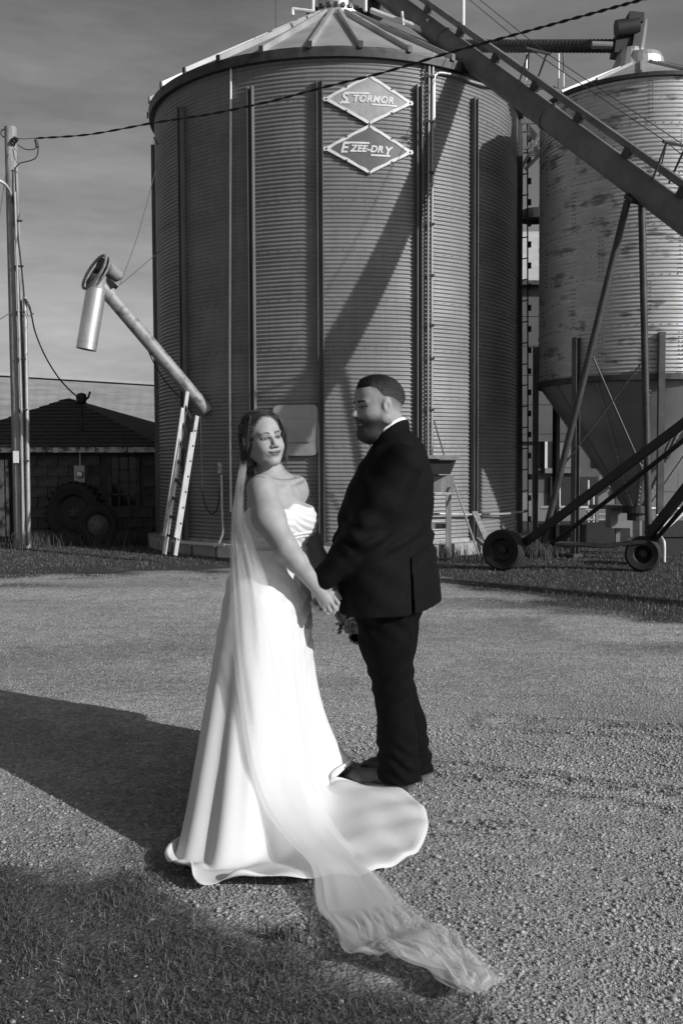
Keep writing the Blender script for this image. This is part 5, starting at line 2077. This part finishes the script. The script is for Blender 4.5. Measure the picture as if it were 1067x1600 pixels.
def build_gown(parent):
    V, Q = surface_nets(gown_bodice, (-.62, 4.05, .95), (.10, 4.80, 1.36), .0045)
    me = mesh_np('gown_bodice', V, Q, True)
    bod = link('gown_bodice', me, 'satin', parent)
    # skirt: columns (angle about the body, contact point on the ground, hem point)
    C = [  # theta deg, contact (x,y), hem (x,y,z)
        (28, (.030, 4.47), (.040, 4.47, .105)),
        (10, (-.005, 4.41), (.005, 4.41, .080)),
        (-6, (-.06, 4.37), (-.050, 4.37, .035)),
        (-18, (-.085, 4.32), (.08, 4.36, .010)),
        (-26, (-.075, 4.26), (.235, 4.29, .010)),
        (-34, (-.06, 4.20), (.315, 4.08, .014)),
        (-42, (-.06, 4.08), (.325, 3.86, .016)),
        (-52, (-.08, 3.94), (.27, 3.62, .014)),
        (-64, (-.10, 3.80), (.13, 3.45, .012)),
        (-78, (-.17, 3.66), (-.04, 3.37, .014)),
        (-92, (-.24, 3.56), (-.17, 3.335, .028)),
        (-106, (-.32, 3.50), (-.335, 3.31, .030)),
        (-120, (-.40, 3.47), (-.43, 3.34, .020)),
        (-136, (-.49, 3.48), (-.535, 3.38, .028)),
        (-152, (-.575, 3.55), (-.61, 3.47, .034)),
        (-168, (-.60, 3.68), (-.62, 3.68, .02)),
        (-190, (-.60, 3.95), (-.62, 3.95, .01)),
        (-215, (-.57, 4.30), (-.59, 4.31, .01)),
        (-245, (-.46, 4.66), (-.48, 4.70, .01)),
        (-280, (-.22, 4.74), (-.22, 4.76, .01)),
        (-308, (-.04, 4.62), (-.03, 4.63, .06)),
    ]
    n = len(C)
    LV = [1.075, 1.04, .99, .92, .80, .64, .46, .28, .12]
    ctrl = []
    for (th, g, h) in C:
        a = R(th)
        colm = []
        for z in LV[:4]:
            x, y = torso_radius(a, z, .017 + .008 * (1.075 - z) / .155)
            colm.append(Vector((x, y, z)))
        hip = colm[-1]
        gp = Vector((g[0], g[1], .0))
        for z in LV[4:]:
            t = (LV[3] - z) / LV[3]
            # right front hangs straight to the knee and kicks out at the hem; the back sweeps out evenly
            front = max(0.0, math.cos(a - R(12)))
            e = 1.0 + 2.6 * max(0.0, math.cos(a + R(8))) ** .8
            p_ = hip.lerp(Vector((gp.x, gp.y, 0)), t ** e)
            lift = max(0.0, h[2] - .03) if h[0] > -.1 and h[1] > 4.3 else 0.0
            colm.append(Vector((p_.x, p_.y, z * (1 - lift) + lift)))
        dist = (Vector((h[0], h[1], 0)) - gp).length
        colm.append(gp.lerp(Vector((h[0], h[1], 0)), .06) + Vector((0, 0, .022 + lift)))
        colm.append(gp.lerp(Vector((h[0], h[1], 0)), .5) + Vector((0, 0, (.026 if dist > .1 else .014) + lift)))
        colm.append(Vector(h))
        ctrl.append(colm)
    m_ = len(ctrl[0])
    # interpolate along each column, then around
    PER_V, PER_U = 7, 9
    cols = [catmull(c, PER_V) for c in ctrl]
    rows = len(cols[0])
    grid = []
    for r in range(rows):
        grid.append(catmull([c[r] for c in cols], PER_U, closed=True))
    nu = len(grid[0])
    V = np.array([[tuple(p_) for p_ in row] for row in grid])
    # cloth folds: long soft pleats that grow towards the hem, and ripples where the train lies on the ground
    u = np.arange(nu) / nu
    for r in range(rows):
        t = r / (rows - 1)
        z = V[r, :, 2]
        cen = V[r].mean(0)
        dirv = V[r, :, :2] - cen[:2]
        dirv /= np.linalg.norm(dirv, axis=1)[:, None] + 1e-6
        amp = .012 * np.clip((t - .25) / .5, 0, 1)
        back = np.clip(np.sin((u - .43) * np.pi / .5), 0, 1) ** .7
        w = np.sin(u * 2 * np.pi * 9 + .8 * np.sin(t * 3)) + .6 * np.sin(u * 2 * np.pi * 17 + 1.3)
        V[r, :, :2] += dirv * (amp * w * (.3 + back))[:, None]
        hemw = np.clip((t - .62) / .3, 0, 1) * back
        V[r, :, :2] += dirv * (hemw * .009 * (np.sin(u * 2 * np.pi * 11 + 2 * np.sin(u * 17)) + .5 * np.sin(u * 2 * np.pi * 21 + t * 4)))[:, None]
        # drag ripples across the front of the thigh
        fr = np.clip(np.cos((u - .02) * 2 * np.pi), 0, 1) ** 2
        V[r, :, :2] += dirv * ((.006 * fr + .0025) * (np.sin(z * 62 + u * 26 + 2 * np.sin(u * 13)) + .5 * np.sin(z * 110 - u * 60)) * np.clip((z - .50) / .2, 0, 1) * np.clip((1.06 - z) / .04, 0, 1))[:, None]
        gnd = np.clip((r - (m_ - 3) * PER_V) / (2.0 * PER_V), 0, 1)
        V[r, :, 2] = np.where((V[r, :, 0] > -.12) & (V[r, :, 1] > 4.3), V[r, :, 2], V[r, :, 2])
        rip = np.sin(V[r, :, 0] * 34 + V[r, :, 1] * 16 + 1.5 * np.sin(V[r, :, 1] * 9)) * .5 + np.sin(V[r, :, 0] * 13 - V[r, :, 1] * 27) * .5
        V[r, :, 2] += gnd * (.012 * (rip + 1))
        V[r, :, 2] = np.maximum(V[r, :, 2], .012)
    # hem rolls: on the camera side the hem edge lifts and folds back on itself
    last = rows - 1
    ex = []
    edge, prev = V[last], V[last - 3]
    out = edge[:, :2] - prev[:, :2]
    out /= np.linalg.norm(out, axis=1)[:, None] + 1e-6
    uu = np.arange(nu)
    roll = np.clip(np.sin((uu / nu - .40) * np.pi / .34), 0, 1) * (.55 + .45 * np.sin(uu * .33))
    roll = np.clip(roll, 0, 1)
    for k in range(1, 7):
        a = k / 6 * 3.6
        rr = .013
        q = edge.copy()
        q[:, :2] += out * ((math.sin(a)) * rr * roll + .002 * k * (1 - roll))[:, None]
        q[:, 2] += (1 - math.cos(a)) * rr * roll - .0015 * k * (1 - roll)
        q[:, 2] = np.maximum(q[:, 2], .004)
        ex.append(q)
    V = np.concatenate([V, np.array(ex)], 0)
    rows = len(V)
    Vf = V.reshape(-1, 3)
    i = np.arange(rows * nu).reshape(rows, nu)
    j = np.roll(i, -1, 1)
    F = np.stack([i[:-1], i[1:], j[1:], j[:-1]], -1).reshape(-1, 4)
    me = mesh_np('gown_skirt', Vf, F, True)
    sk = link('gown_skirt', me, 'satin', parent)
    so = sk.modifiers.new('cloth', 'SOLIDIFY')
    so.thickness = .003
    # waist sash folds
    m = MB()
    for k, z0 in enumerate((1.15, 1.125)):
        pts = []
        for th in np.linspace(R(-75), R(75), 22):
            x, y = torso_radius(th, z0 + .01 * math.sin(th * 2 + k), .013)
            pts.append((x, y, z0 + .012 * math.sin(th * 1.5 + k)))
        m.tube(pts, .007, 6)
    m.build('gown_fold', 'satin', bod, smooth=True)
    return Vf, F
GV, GF = build_gown(BRIDE)

# ---- veil: one sheet gathered at the back of the head, down her back, over the skirt and out along the ground
from mathutils.bvhtree import BVHTree
def build_veil(parent):
    dg = None
    bvh = BVHTree.FromPolygons([Vector(v) for v in GV], [tuple(int(i) for i in f) for f in GF])
    rowsL = [(386, 690), (376, 722), (363, 800), (360, 870), (360, 940), (364, 1020), (374, 1100), (388, 1190), (412, 1260), (448, 1310), (486, 1352), (494, 1410), (520, 1455), (548, 1490), (596, 1500), (650, 1515), (692, 1535), (722, 1556)]
    rowsR = [(391, 694), (386, 733), (382, 800), (402, 860), (424, 930), (434, 1010), (447, 1100), (470, 1190), (500, 1250), (540, 1310), (590, 1362), (628, 1402), (660, 1432), (684, 1452), (712, 1478), (742, 1500), (762, 1520), (776, 1544)]
    Y0 = [4.40, 4.30, 4.19, 4.15]
    n = len(rowsL)
    NW = 26
    ctrl = []
    last_y = 4.3
    for k in range(n):
        row = []
        for q in range(NW + 1):
            t = q / NW
            x = rowsL[k][0] * (1 - t) + rowsR[k][0] * t
            y = rowsL[k][1] * (1 - t) + rowsR[k][1] * t
            d = ray(x, y).normalized()
            hit = bvh.ray_cast(Vector((0, 0, CAM_H)), d)
            g = G(x, y, .02) if d.z < -.02 else None
            if k < len(Y0):
                p_ = P(x, y, Y0[k] + .05 * (1 - t))
                if hit[0] is not None and hit[0].y < p_.y + .03:
                    p_ = P(x, y, hit[0].y - .02)
            elif hit[0] is not None:
                p_ = P(x, y, hit[0].y - .018)
            elif g is not None and k >= 9:
                p_ = g
            else:
                p_ = None
            row.append(p_)
        # bridge the gaps inside a row from its known neighbours
        known = [i for i, p_ in enumerate(row) if p_ is not None]
        if known:
            for i in range(NW + 1):
                if row[i] is None:
                    j = min(known, key=lambda a: abs(a - i))
                    t = i / NW
                    x = rowsL[k][0] * (1 - t) + rowsR[k][0] * t
                    y = rowsL[k][1] * (1 - t) + rowsR[k][1] * t
                    row[i] = P(x, y, row[j].y + .01)
        ctrl.append(row)
    # smooth depth down the sheet so that it hangs in tension
    for it in range(3):
        for k in range(4, n - 1):
            for q in range(NW + 1):
                yy = (ctrl[k - 1][q].y + 2 * ctrl[k][q].y + ctrl[k + 1][q].y) / 4
                if yy < ctrl[k][q].y:
                    x, y = pix(ctrl[k][q])
                    ctrl[k][q] = P(x, y, yy)
    PER = 9
    cols = [catmull([ctrl[k][q] for k in range(n)], PER) for q in range(NW + 1)]
    rows = len(cols[0])
    def sheet(name, shift, amp, seed, q0, q1, dens=5):
        NU = 110
        V = np.zeros((rows, NU, 3))
        for r in range(rows):
            base = np.array([tuple(c[r]) for c in cols])
            tt = np.linspace(q0, q1, NU) * NW
            for ax in range(3):
                V[r, :, ax] = np.interp(tt, np.arange(NW + 1), base[:, ax])
            s = r / (rows - 1)
            ph = np.linspace(0, 1, NU)
            rng = np.random.default_rng(seed)
            w = np.zeros(NU)
            for k in range(dens):
                w += rng.uniform(.4, 1) * np.sin(2 * np.pi * (ph * rng.uniform(1, 5) + rng.uniform(0, 1)) + s * rng.uniform(-5, 5) + 1.2 * np.sin(s * rng.uniform(3, 12)))
            grd = np.clip((s - .66) / .12, 0, 1)
            a = amp * (.35 + .5 * s)
            V[r, :, 1] -= shift + a * (1 + .5 * w) * (1 - grd)
            crease = np.abs(np.sin(ph * 19 + s * 23 + 2.2 * np.sin(s * 31 + ph * 6))) + .7 * np.abs(np.sin(ph * 7 - s * 17 + 1.5 * np.sin(ph * 13)))
            V[r, :, 2] += grd * (.012 + .020 * np.clip(crease - .35, 0, 2) * (.6 + .4 * np.sin(s * 40)) * np.clip((1 - s) * 10, .25, 1) + shift * .6)
            V[r, :, 0] += grd * .02 * np.sin(ph * 20 + s * 37 + seed)
            V[r, :, 1] += grd * .02 * np.sin(ph * 23 - s * 29 + seed)
            V[r, :, 2] = np.maximum(V[r, :, 2], .012)
        return V, NU
    Vs, Fs, off = [], [], 0
    for (shift, amp, seed, q0, q1) in ((.004, .006, 1, 0, 1), (.014, .008, 2, .02, .80), (.024, .010, 3, .12, .98)):
        V, NU = sheet('veil', shift, amp, seed, q0, q1)
        i = np.arange(rows * NU).reshape(rows, NU) + off
        Fs.append(np.stack([i[:-1, :-1], i[:-1, 1:], i[1:, 1:], i[1:, :-1]], -1).reshape(-1, 4))
        Vs.append(V.reshape(-1, 3))
        off += rows * NU
    me = mesh_np('veil', np.concatenate(Vs), np.concatenate(Fs), True)
    link('veil', me, 'tulle', parent)
build_veil(BRIDE)

# ---------------------------------------------------------------- GROOM
def bristles(name, f, pts, lean, lmin, lmax, width, color, m_, parent, seed):
    """short hairs standing on a surface: each a thin tapering triangle"""
    rng = np.random.default_rng(seed)
    n = len(pts)
    e = .003
    p = pts.astype(F32)
    nr = np.stack([f((p + A(d)).astype(F32)) - f((p - A(d)).astype(F32)) for d in ((e, 0, 0), (0, e, 0), (0, 0, e))], 1)
    nr /= np.linalg.norm(nr, axis=1)[:, None] + 1e-9
    d = nr * .7 + lean + rng.normal(0, .35, (n, 3))
    d /= np.linalg.norm(d, axis=1)[:, None]
    side = np.cross(d, rng.normal(0, 1, (n, 3)))
    side /= np.linalg.norm(side, axis=1)[:, None]
    L_ = rng.uniform(lmin, lmax, n)[:, None]
    b = p - nr * .001
    V = np.stack([b - side * width, b + side * width, b + d * L_], 1).reshape(-1, 3)
    F = np.arange(3 * n).reshape(n, 3)
    c = np.repeat(color * (1 + rng.uniform(-.4, .5, n)), 3)
    return link(name, mesh_np(name, V, F, False, c), m_, parent)
GH = frame((-.905, -.415, -.09), (-.03, 0, 1))
GO = A(P(589, 634, 4.46))
GS = 1.09
GA = R(30)
gf, gl_ = A((-math.cos(GA), math.sin(GA), 0)), A((-math.sin(GA), -math.cos(GA), 0))    # forward, his left (near the camera)
G_ANG = math.atan2(gl_[1], gl_[0])
GY = 4.49
def gz(py, Y=GY): return P(533, py, Y).z
JROWS = [(664, 611, 632), (676, 602, 645), (690, 588, 659), (705, 575, 668), (725, 561, 675), (750, 548, 679), (785, 534, 680), (810, 527, 678), (835, 522, 679), (860, 521, 683), (895, 525, 688), (930, 528, 692), (952, 530, 693)]
def jacket_rows():
    zs, cx, rx, ry = [], [], [], []
    for (y, a, b) in JROWS:
        zs.append(gz(y)); xa, xb = P(a, y, GY).x, P(b, y, GY).x
        hx = (xb - xa) / 2
        q = 1.55
        rd = hx / math.sqrt(math.cos(GA) ** 2 + q * q * math.sin(GA) ** 2)
        cx.append((xa + xb) / 2); rx.append(rd * q); ry.append(rd)
    o = np.argsort(zs)
    return [np.array(v)[o] for v in (zs, cx, rx, ry)]
JZ, JX, JRX, JRY = jacket_rows()
GSH = A(P(628, 728, 4.31)); GEL = A(P(566, 838, 4.24)); GCU = A(P(508, 900, 4.25))
GW_ = A(P(502, 908, 4.25)); GP_ = A(P(508, 936, 4.305))
GSF = A(P(598, 730, 4.64)); GEF = A(P(560, 840, 4.68)); GCF = A(P(548, 915, 4.66)); GPF = A(P(545, 940, 4.66))
def jacket(p):
    d = stack(p, JZ, JX, np.full(len(JZ), GY), JRX, JRY, G_ANG)
    sl = chain(p, [GSH, (GSH + GEL) / 2, GEL], [.094, .086, .076], .04)
    sl = smin(sl, chain(p, [GEL, GCU], [.076, .056], .02), .03)
    sf = smin(chain(p, [GSF, GEF], [.09, .072], .03), chain(p, [GEF, GCF], [.072, .05], .02), .03)
    d = smin(d, sl, .035)
    d = smin(d, sf, .04)
    # wrinkles at the elbow, armhole and small of the back
    x, y, z = p[:, 0], p[:, 1], p[:, 2]
    w = .008 * np.sin((x * .6 + z) * 62 + 2 * np.sin(x * 21)) * np.exp(-(((x - GEL[0]) / .10) ** 2 + ((z - GEL[2]) / .10) ** 2))
    w += .006 * np.sin((z * 1.0 - x * .9) * 48 + 1.7 * np.sin(z * 23)) * np.exp(-(((z - 1.12) / .14) ** 2))
    w += .003 * np.sin(x * 37 + z * 17) * np.sin(z * 29 - y * 20)
    d = d + w
    # centre vent
    vx, vz = P(641, 870, 4.3).x, gz(866)
    t = np.clip((vz - z) / .28, 0, 1)
    slit = np.abs(x - (vx + .012 * t)) - (.0022 + .0045 * t)
    slit = np.maximum(slit, z - vz)
    slit = np.maximum(slit, y - 4.46)
    d = smax(d, -slit, .003)
    # hem lower at front, cut by a plane
    hem = z - (gz(951) + .16 * np.clip(x - .29, 0, 1))
    d = smax(d, -hem, .006)
    # cuff end
    cd = GCU - GEL
    cd = cd / np.linalg.norm(cd)
    return d
GNB = A(P(604, 672, 4.48))
FGR = [[hp(GP_, -14, 0, .01), hp(GP_, -19, 6, -.004), hp(GP_, -16, 13, -.016), hp(GP_, -9, 12, -.03)],
       [hp(GP_, -10, 3, .01), hp(GP_, -14, 11, .0), hp(GP_, -10, 18, -.012), hp(GP_, -3, 17, -.02)],
       [hp(GP_, -5, 6, .012), hp(GP_, -8, 15, .004), hp(GP_, -3, 21, -.008), hp(GP_, 4, 20, -.016)],
       [hp(GP_, 2, 8, .014), hp(GP_, 1, 16, .006), hp(GP_, 6, 20, -.006), hp(GP_, 10, 18, -.012)]]
TGR = [hp(GP_, 6, -8, .0), hp(GP_, 17, -4, -.012), hp(GP_, 20, 8, -.022)]
GNECK = ([GO + GH @ A((-.035, 0, -.03)), GO + GH @ A((-.045, 0, -.10)), GNB, A((GNB[0] + .01, 4.50, 1.40))], [.066, .068, .072, .09])
def groom_hairline(f):
    return np.interp(f, [-.12, -.08, -.03, .005, .016, .030, .06, .1], [-.03, -.015, .012, .020, .034, .056, .062, .058])
def groom_body(p):
    hd = near(p, GO, .34, lambda x: head_sdf(head_q(x, GO, GH, GS), 1.0, 0.0, True) * GS)
    d = chain(p, GNECK[0], GNECK[1], .03)
    d = smin(d, hd, .02)
    tz = JZ - .012
    d = smin(d, stack(p, tz[3:-3], JX[3:-3], np.full(len(JZ) - 6, GY), JRX[3:-3] * .84, JRY[3:-3] * .84, G_ANG), .03)
    d = smin(d, chain(p, [GSH, GEL, GCU], [.07, .055, .036], .03), .03)
    d = smin(d, chain(p, [GSF, GEF, GCF, GPF], [.07, .05, .034, .035], .03), .03)
    hand = near(p, GP_, .24, lambda x: hand_chain(x, GCU, GP_, FGR, TGR, .032, .036, .0105))
    d = smin(d, hand, .014)
    return d
def build_groom():
    V, Q = surface_nets(groom_body, (-.20, 4.02, .74), (.52, 4.86, 1.90), .0045)
    q = head_q(V.astype(F32), GO, GH, GS)
    inh = (np.abs(q[:, 1]) < .1) & (q[:, 2] > -.17) & (q[:, 2] < .14) & (q[:, 0] > -.13)
    f, s, u = q[:, 0], np.abs(q[:, 1]), q[:, 2]
    c = np.full(len(V), .25)
    fc = face_color(q, .25, .12, .02)
    # clipped sides: hair colour fades into skin towards the ear and nape; full beard below the cheek
    line = groom_hairline(f)
    rng = np.random.default_rng(2)
    fade = np.clip((u - line + .030) / .045, 0, 1) * np.clip((.055 - f) / .02, 0, 1) * (f < .06)
    ear = (s > .0815) | ((np.abs(f + .005) < .024) & (np.abs(u + .008) < .036) & (s > .077))
    sb = np.clip(1 - np.abs(f - .020) / .016, 0, 1) * np.clip((.05 - u) / .02, 0, 1) * (s > .045) * np.clip((u + .07) / .02, 0, 1) * .6
    mou = np.clip((f - .055) / .015, 0, 1) * np.clip((.034 - s) / .006, 0, 1) * np.clip((-.044 - u) / .005, 0, 1) * np.clip((u + .062) / .003, 0, 1)
    chn = np.clip((f - .03) / .02, 0, 1) * np.clip((-.074 - u) / .006, 0, 1)
    jaw = np.clip((-.030 - u - .35 * np.clip(.03 - f, 0, .1)) / .035, 0, 1) * np.clip((f + .028) / .03, 0, 1) * np.clip((u + .175) / .025, 0, 1)
    dark = np.where(ear, 0, np.maximum(np.maximum(fade * .55, sb * .7), jaw * .86))
    lipm = (f > .078) & (s < .024) & (np.abs(u + .066) < .008)
    dark = np.where(lipm, 0, np.maximum(dark, np.maximum(mou, chn) * .86))
    dark = np.where((f > .05) & (u > -.030), 0, dark)
    fc = fc * (1 - dark) + .012 * dark
    fc = fc * (1 + rng.uniform(-.12, .12, len(fc)) * (dark > .1))
    c = np.where(inh, fc, c)
    me = mesh_np('person', V, Q, True, c)
    o = link('person', me, 'skin')
    tag(o, 'bearded man in a black suit holding the hand of the bride', 'person')
    return o
GROOM = build_groom()
def build_groom_clothes(parent):
    V, Q = surface_nets(jacket, (-.20, 4.00, .74), (.54, 4.90, 1.68), .006)
    link('jacket', mesh_np('jacket', V, Q, True), 'suit', parent)
    # hair: a clipped layer that thins out to nothing at the hairline
    def hf(p):
        q = head_q(p, GO, GH, GS)
        sk = smin(ell(q, (-.018, 0, .028), (.098, .077, .088)), ell(q, (.022, 0, -.035), (.066, .073, .080)), .03)
        sk = smin(sk, ell(q, (.035, 0, .045), (.055, .062, .050)), .03)
        line = groom_hairline(q[:, 0])
        t = np.clip((q[:, 2] - line) / .05, 0, 1)
        t = t * t * (3 - 2 * t)
        top = np.clip((q[:, 2] - .085) / .03, 0, 1) * np.clip((q[:, 0] + .06) / .08, 0, 1)
        th = -.002 + .0085 * t + .007 * top
        n = .0012 * np.sin(q[:, 0] * 310 + 2 * np.sin(q[:, 2] * 190)) * np.sin(q[:, 1] * 260 + q[:, 2] * 140) + .001 * np.sin(q[:, 0] * 640 + q[:, 1] * 500)
        return (sk - th + n * t) * GS
    V, Q = surface_nets(hf, GO - A((.16, .16, .10)), GO + A((.16, .16, .18)), .0042)
    q = head_q(V.astype(F32), GO, GH, GS)
    keep = q[:, 2] > groom_hairline(q[:, 0]) - .004
    Q = Q[keep[Q].all(1)]
    t = np.clip((q[:, 2] - groom_hairline(q[:, 0])) / .055, 0, 1)
    top = np.clip((q[:, 2] - .070) / .035, 0, 1) * np.clip((q[:, 0] + .075) / .06, 0, 1)
    top = np.maximum(top, np.clip((q[:, 0] - .02) / .03, 0, 1))
    c = .010 * top + (1 - top) * (.075 * (1 - t) + .028 * t)
    ho = link('hair', mesh_np('hair', V, Q, True, c), 'hair_groom', parent)
    rng = np.random.default_rng(8)
    line = groom_hairline(q[:, 0])
    sel = np.where((q[:, 2] > line - .012) & (rng.uniform(0, 1, len(q)) < np.clip((q[:, 2] - line + .012) / .05, .15, 1) * .8))[0]
    lean = (GH @ A((.35, 0, .25)))[None]
    topw = np.clip((q[sel, 2] - .08) / .03, 0, 1)[:, None]
    bristles('hair_strand', hf, V[sel] + 0, lean * topw + (GH @ A((-.3, 0, -.5)))[None] * (1 - topw), .003, .009, .0007, .012, 'hair_groom', ho, 4)
    BV = np.array([v.co for v in GROOM.data.vertices])
    bq = head_q(BV.astype(F32), GO, GH, GS)
    f_, s_, u_ = bq[:, 0], np.abs(bq[:, 1]), bq[:, 2]
    bd = np.clip((-.030 - u_ - .35 * np.clip(.03 - f_, 0, .1)) / .035, 0, 1) * np.clip((f_ + .028) / .03, 0, 1) * (u_ > -.165) * ~((f_ > .07) & (s_ < .026) & (np.abs(u_ + .066) < .010))
    bd = np.where((f_ > .05) & (u_ > -.044), 0, bd)
    sel = np.where(rng.uniform(0, 1, len(BV)) < bd * .8)[0]
    bristles('beard', groom_body, BV[sel], (GH @ A((.2, 0, -.7)))[None], .003, .008, .0007, .014, 'hair_groom', parent, 5)
    # collars: layers that hug the neck, cut by planes that fall from the nape to the throat
    def neck(p):
        return chain(p, GNECK[0], GNECK[1], .03)
    nape = A(P(626, 664, 4.50))
    def collar(off, th, h0, h1):
        def f(p):
            q = p - nape
            fw = q @ gf
            h = q[:, 2] + .92 * fw
            d = np.abs(neck(p) - off) - th
            return smax(smax(d, h - h1, .002), h0 - h, .002)
        return surface_nets(f, nape - A((.22, .16, .22)), nape + A((.08, .16, .06)), .004)
    V, Q = collar(.007, .003, -.07, .0)
    link('shirt_collar', mesh_np('shirt_collar', V, Q, True), 'shirt', parent)
    V, Q = collar(.015, .004, -.11, -.022)
    link('jacket_collar', mesh_np('jacket_collar', V, Q, True), 'suit', parent)
    # trousers
    kn = lambda x, y, Y: A(P(x, y, Y))
    near_ = [kn(600, 940, 4.41), kn(603, 1000, 4.41), kn(614, 1085, 4.41), kn(620, 1150, 4.38), kn(624, 1222, 4.355)]
    far = [kn(618, 945, 4.60), kn(613, 1000, 4.60), kn(618, 1060, 4.58), kn(638, 1130, 4.52), kn(650, 1206, 4.48)]
    def tr(p):
        z, x = p[:, 2], p[:, 0]
        d = chain(p, near_, [.132, .118, .080, .084, .098], .03)
        d = smin(d, chain(p, far, [.125, .110, .078, .076, .080], .03), .02)
        d = smin(d, ell(p, A(P(606, 935, 4.44)), (.16, .17, .12)), .04)
        w = .006 * np.sin(z * 95 + x * 35 + 2 * np.sin(x * 25)) * np.exp(-((z - .13) / .09) ** 2)
        w += .0045 * np.sin(z * 70 - x * 50) * np.exp(-((z - .46) / .08) ** 2) + .004 * np.sin(z * 60 + x * 60) * np.exp(-((z - .74) / .08) ** 2)
        d = d + w
        return smax(d, .045 - z, .008)
    V, Q = surface_nets(tr, (-.05, 4.05, .02), (.52, 4.78, .90), .006)
    link('trousers', mesh_np('trousers', V, Q, True), 'denim', parent)
    # boots
    for (heel, toe, nm) in ((G(648, 1236), G(520, 1222), 0), (G(671, 1219), G(560, 1205), 1)):
        ax = (toe - heel).normalized()
        Ln = (toe - heel).length
        Ln = min(Ln, .335)
        lat = Vector((0, 0, 1)).cross(ax)
        h0 = A(heel); axn = A(ax); lt = A(lat)
        def sh(p):
            q = p - h0
            f_, l_, u_ = q @ axn, q @ lt, q[:, 2]
            qq = np.stack([f_, l_, u_], 1).astype(F32)
            d = rcone(qq, (.055, 0, .052), (.08, 0, .09), .038, .036)
            d = smin(d, rcone(qq, (.05, 0, .055), (Ln - .07, 0, .040), .042, .036), .03)
            d = smin(d, ell(qq, (Ln - .085, 0, .036), (.085, .046, .030)), .02)
            return smax(d, .020 - u_, .004)
        lo = np.minimum(h0, A(toe)) - A((.08, .08, 0)); hi = np.maximum(h0, A(toe)) + A((.1, .1, .22))
        V, Q = surface_nets(sh, lo, hi, .005)
        so = link('shoe', mesh_np('shoe', V, Q, True), 'leather', parent)
        m = MB()
        outline = []
        for t in np.linspace(0, 2 * math.pi, 36, endpoint=False):
            cx, sx = math.cos(t), math.sin(t)
            f_ = Ln / 2 + cx * (Ln / 2 + .004)
            w_ = (.044 if cx > -.2 else .040) * (abs(sx) ** .75) * (1 if sx > 0 else -1)
            outline.append(heel + ax * f_ + lat * w_ + Vector((0, 0, .008)))
        m.prism(outline, (0, 0, 0), (0, 0, .020))
        m.build('welt', 'sole', so)
        m = MB()
        hl = [heel + ax * f_ + lat * w_ for (f_, w_) in ((.0, .025), (.0, -.025), (.02, -.04), (.085, -.04), (.085, .04), (.02, .04))]
        m.prism([v + Vector((0, 0, -.006)) for v in hl], (0, 0, 0), (0, 0, .03))
        m.build('heel', 'sole', so)
    # white cuff edge and ring
    m = MB()
    c = Vector(GCU); d = (Vector(GCU) - Vector(GEL)).normalized()
    m.lathe([(.050, -.02), (.047, .012), (.040, .012)], c, d, 20)
    m.build('shirt_cuff', 'suit', parent)
build_groom_clothes(GROOM)
m = MB()
rp = Vector(FR[2][1]).lerp(Vector(FR[2][2]), .45)
rd = (Vector(FR[2][2]) - Vector(FR[2][1])).normalized()
m.pipe(rp - rd * .0025, rp + rd * .0025, .0118, .0095, 16)
m.build('ring', 'silver', BRIDE)

# ---- bouquet hanging from her far hand
def bouquet():
    c = P(553, 985, 4.62)
    s = thing('bouquet', c, 'small bouquet hanging from the hand of the bride behind the trousers of the groom', 'bouquet')
    rng = np.random.default_rng(11)
    def flower(cc, r, seed):
        f = MB()
        rg = np.random.default_rng(seed)
        for ring, (n, rr, tilt) in enumerate(((5, .35, .3), (6, .65, .7), (7, 1.0, 1.1))):
            for k in range(n):
                a = 2 * math.pi * (k + .5 * ring) / n + rg.uniform(-.2, .2)
                o = Vector((math.cos(a), -.25, math.sin(a)))
                side = Vector((-math.sin(a), 0, math.cos(a)))
                tip = cc + Vector((math.cos(a) * math.sin(tilt), -.9 * math.cos(tilt), math.sin(a) * math.sin(tilt))) * r * (0.5 + .6 * rr)
                base = cc
                mid = (base + tip) / 2 + o * r * .18
                w = r * .38 * rr + .004
                f.add([base, mid - side * w, tip - side * w * .5, tip + side * w * .5, mid + side * w], [(0, 1, 4), (1, 2, 3, 4)])
        return f
    for (px, py, dY, r) in ((551, 978, 0, .045), (560, 990, .02, .05), (556, 966, .02, .035), (566, 975, .0, .045)):
        flower(P(px, py, 4.62 + dY), r, int(px)).build('flower', 'petal', s)
    def leaf(m, a, b, w):
        a, b = Vector(a), Vector(b)
        d = b - a
        sd = d.cross(Vector((0, 1, 0))).normalized() * w
        m.add([a, a.lerp(b, .4) + sd, b, a.lerp(b, .4) - sd], [(0, 1, 2, 3)])
    m = MB()
    for (ax, ay, bx, by) in ((538, 975, 529, 981), (536, 980, 525, 986), (535, 985, 526, 992), (538, 978, 533, 968), (534, 983, 530, 973), (541, 962, 539, 955), (545, 958, 541, 964)):
        leaf(m, P(ax, ay, 4.6), P(bx, by, 4.6 + rng.uniform(-.02, .02)), .007)
    m.tube([P(526, 989, 4.6), P(538, 980, 4.6), P(550, 974, 4.62)], .0016, 5)
    m.build('leaf_sprig', 'leaf_dark', s)
    m = MB()
    for k in range(8):
        leaf(m, P(552 + rng.uniform(-4, 8), 990, 4.6), P(549 + rng.uniform(-3, 12), 1004, 4.6), .014)
    m.build('leaf', 'leaf_dark', s)
    m = MB()
    for k in range(5):
        m.tube([P(548 + k * 3, 985, 4.63), P(540 + k, 955, 4.68)], .003, 5)
    m.build('stem', 'leaf_dark', s)
bouquet()
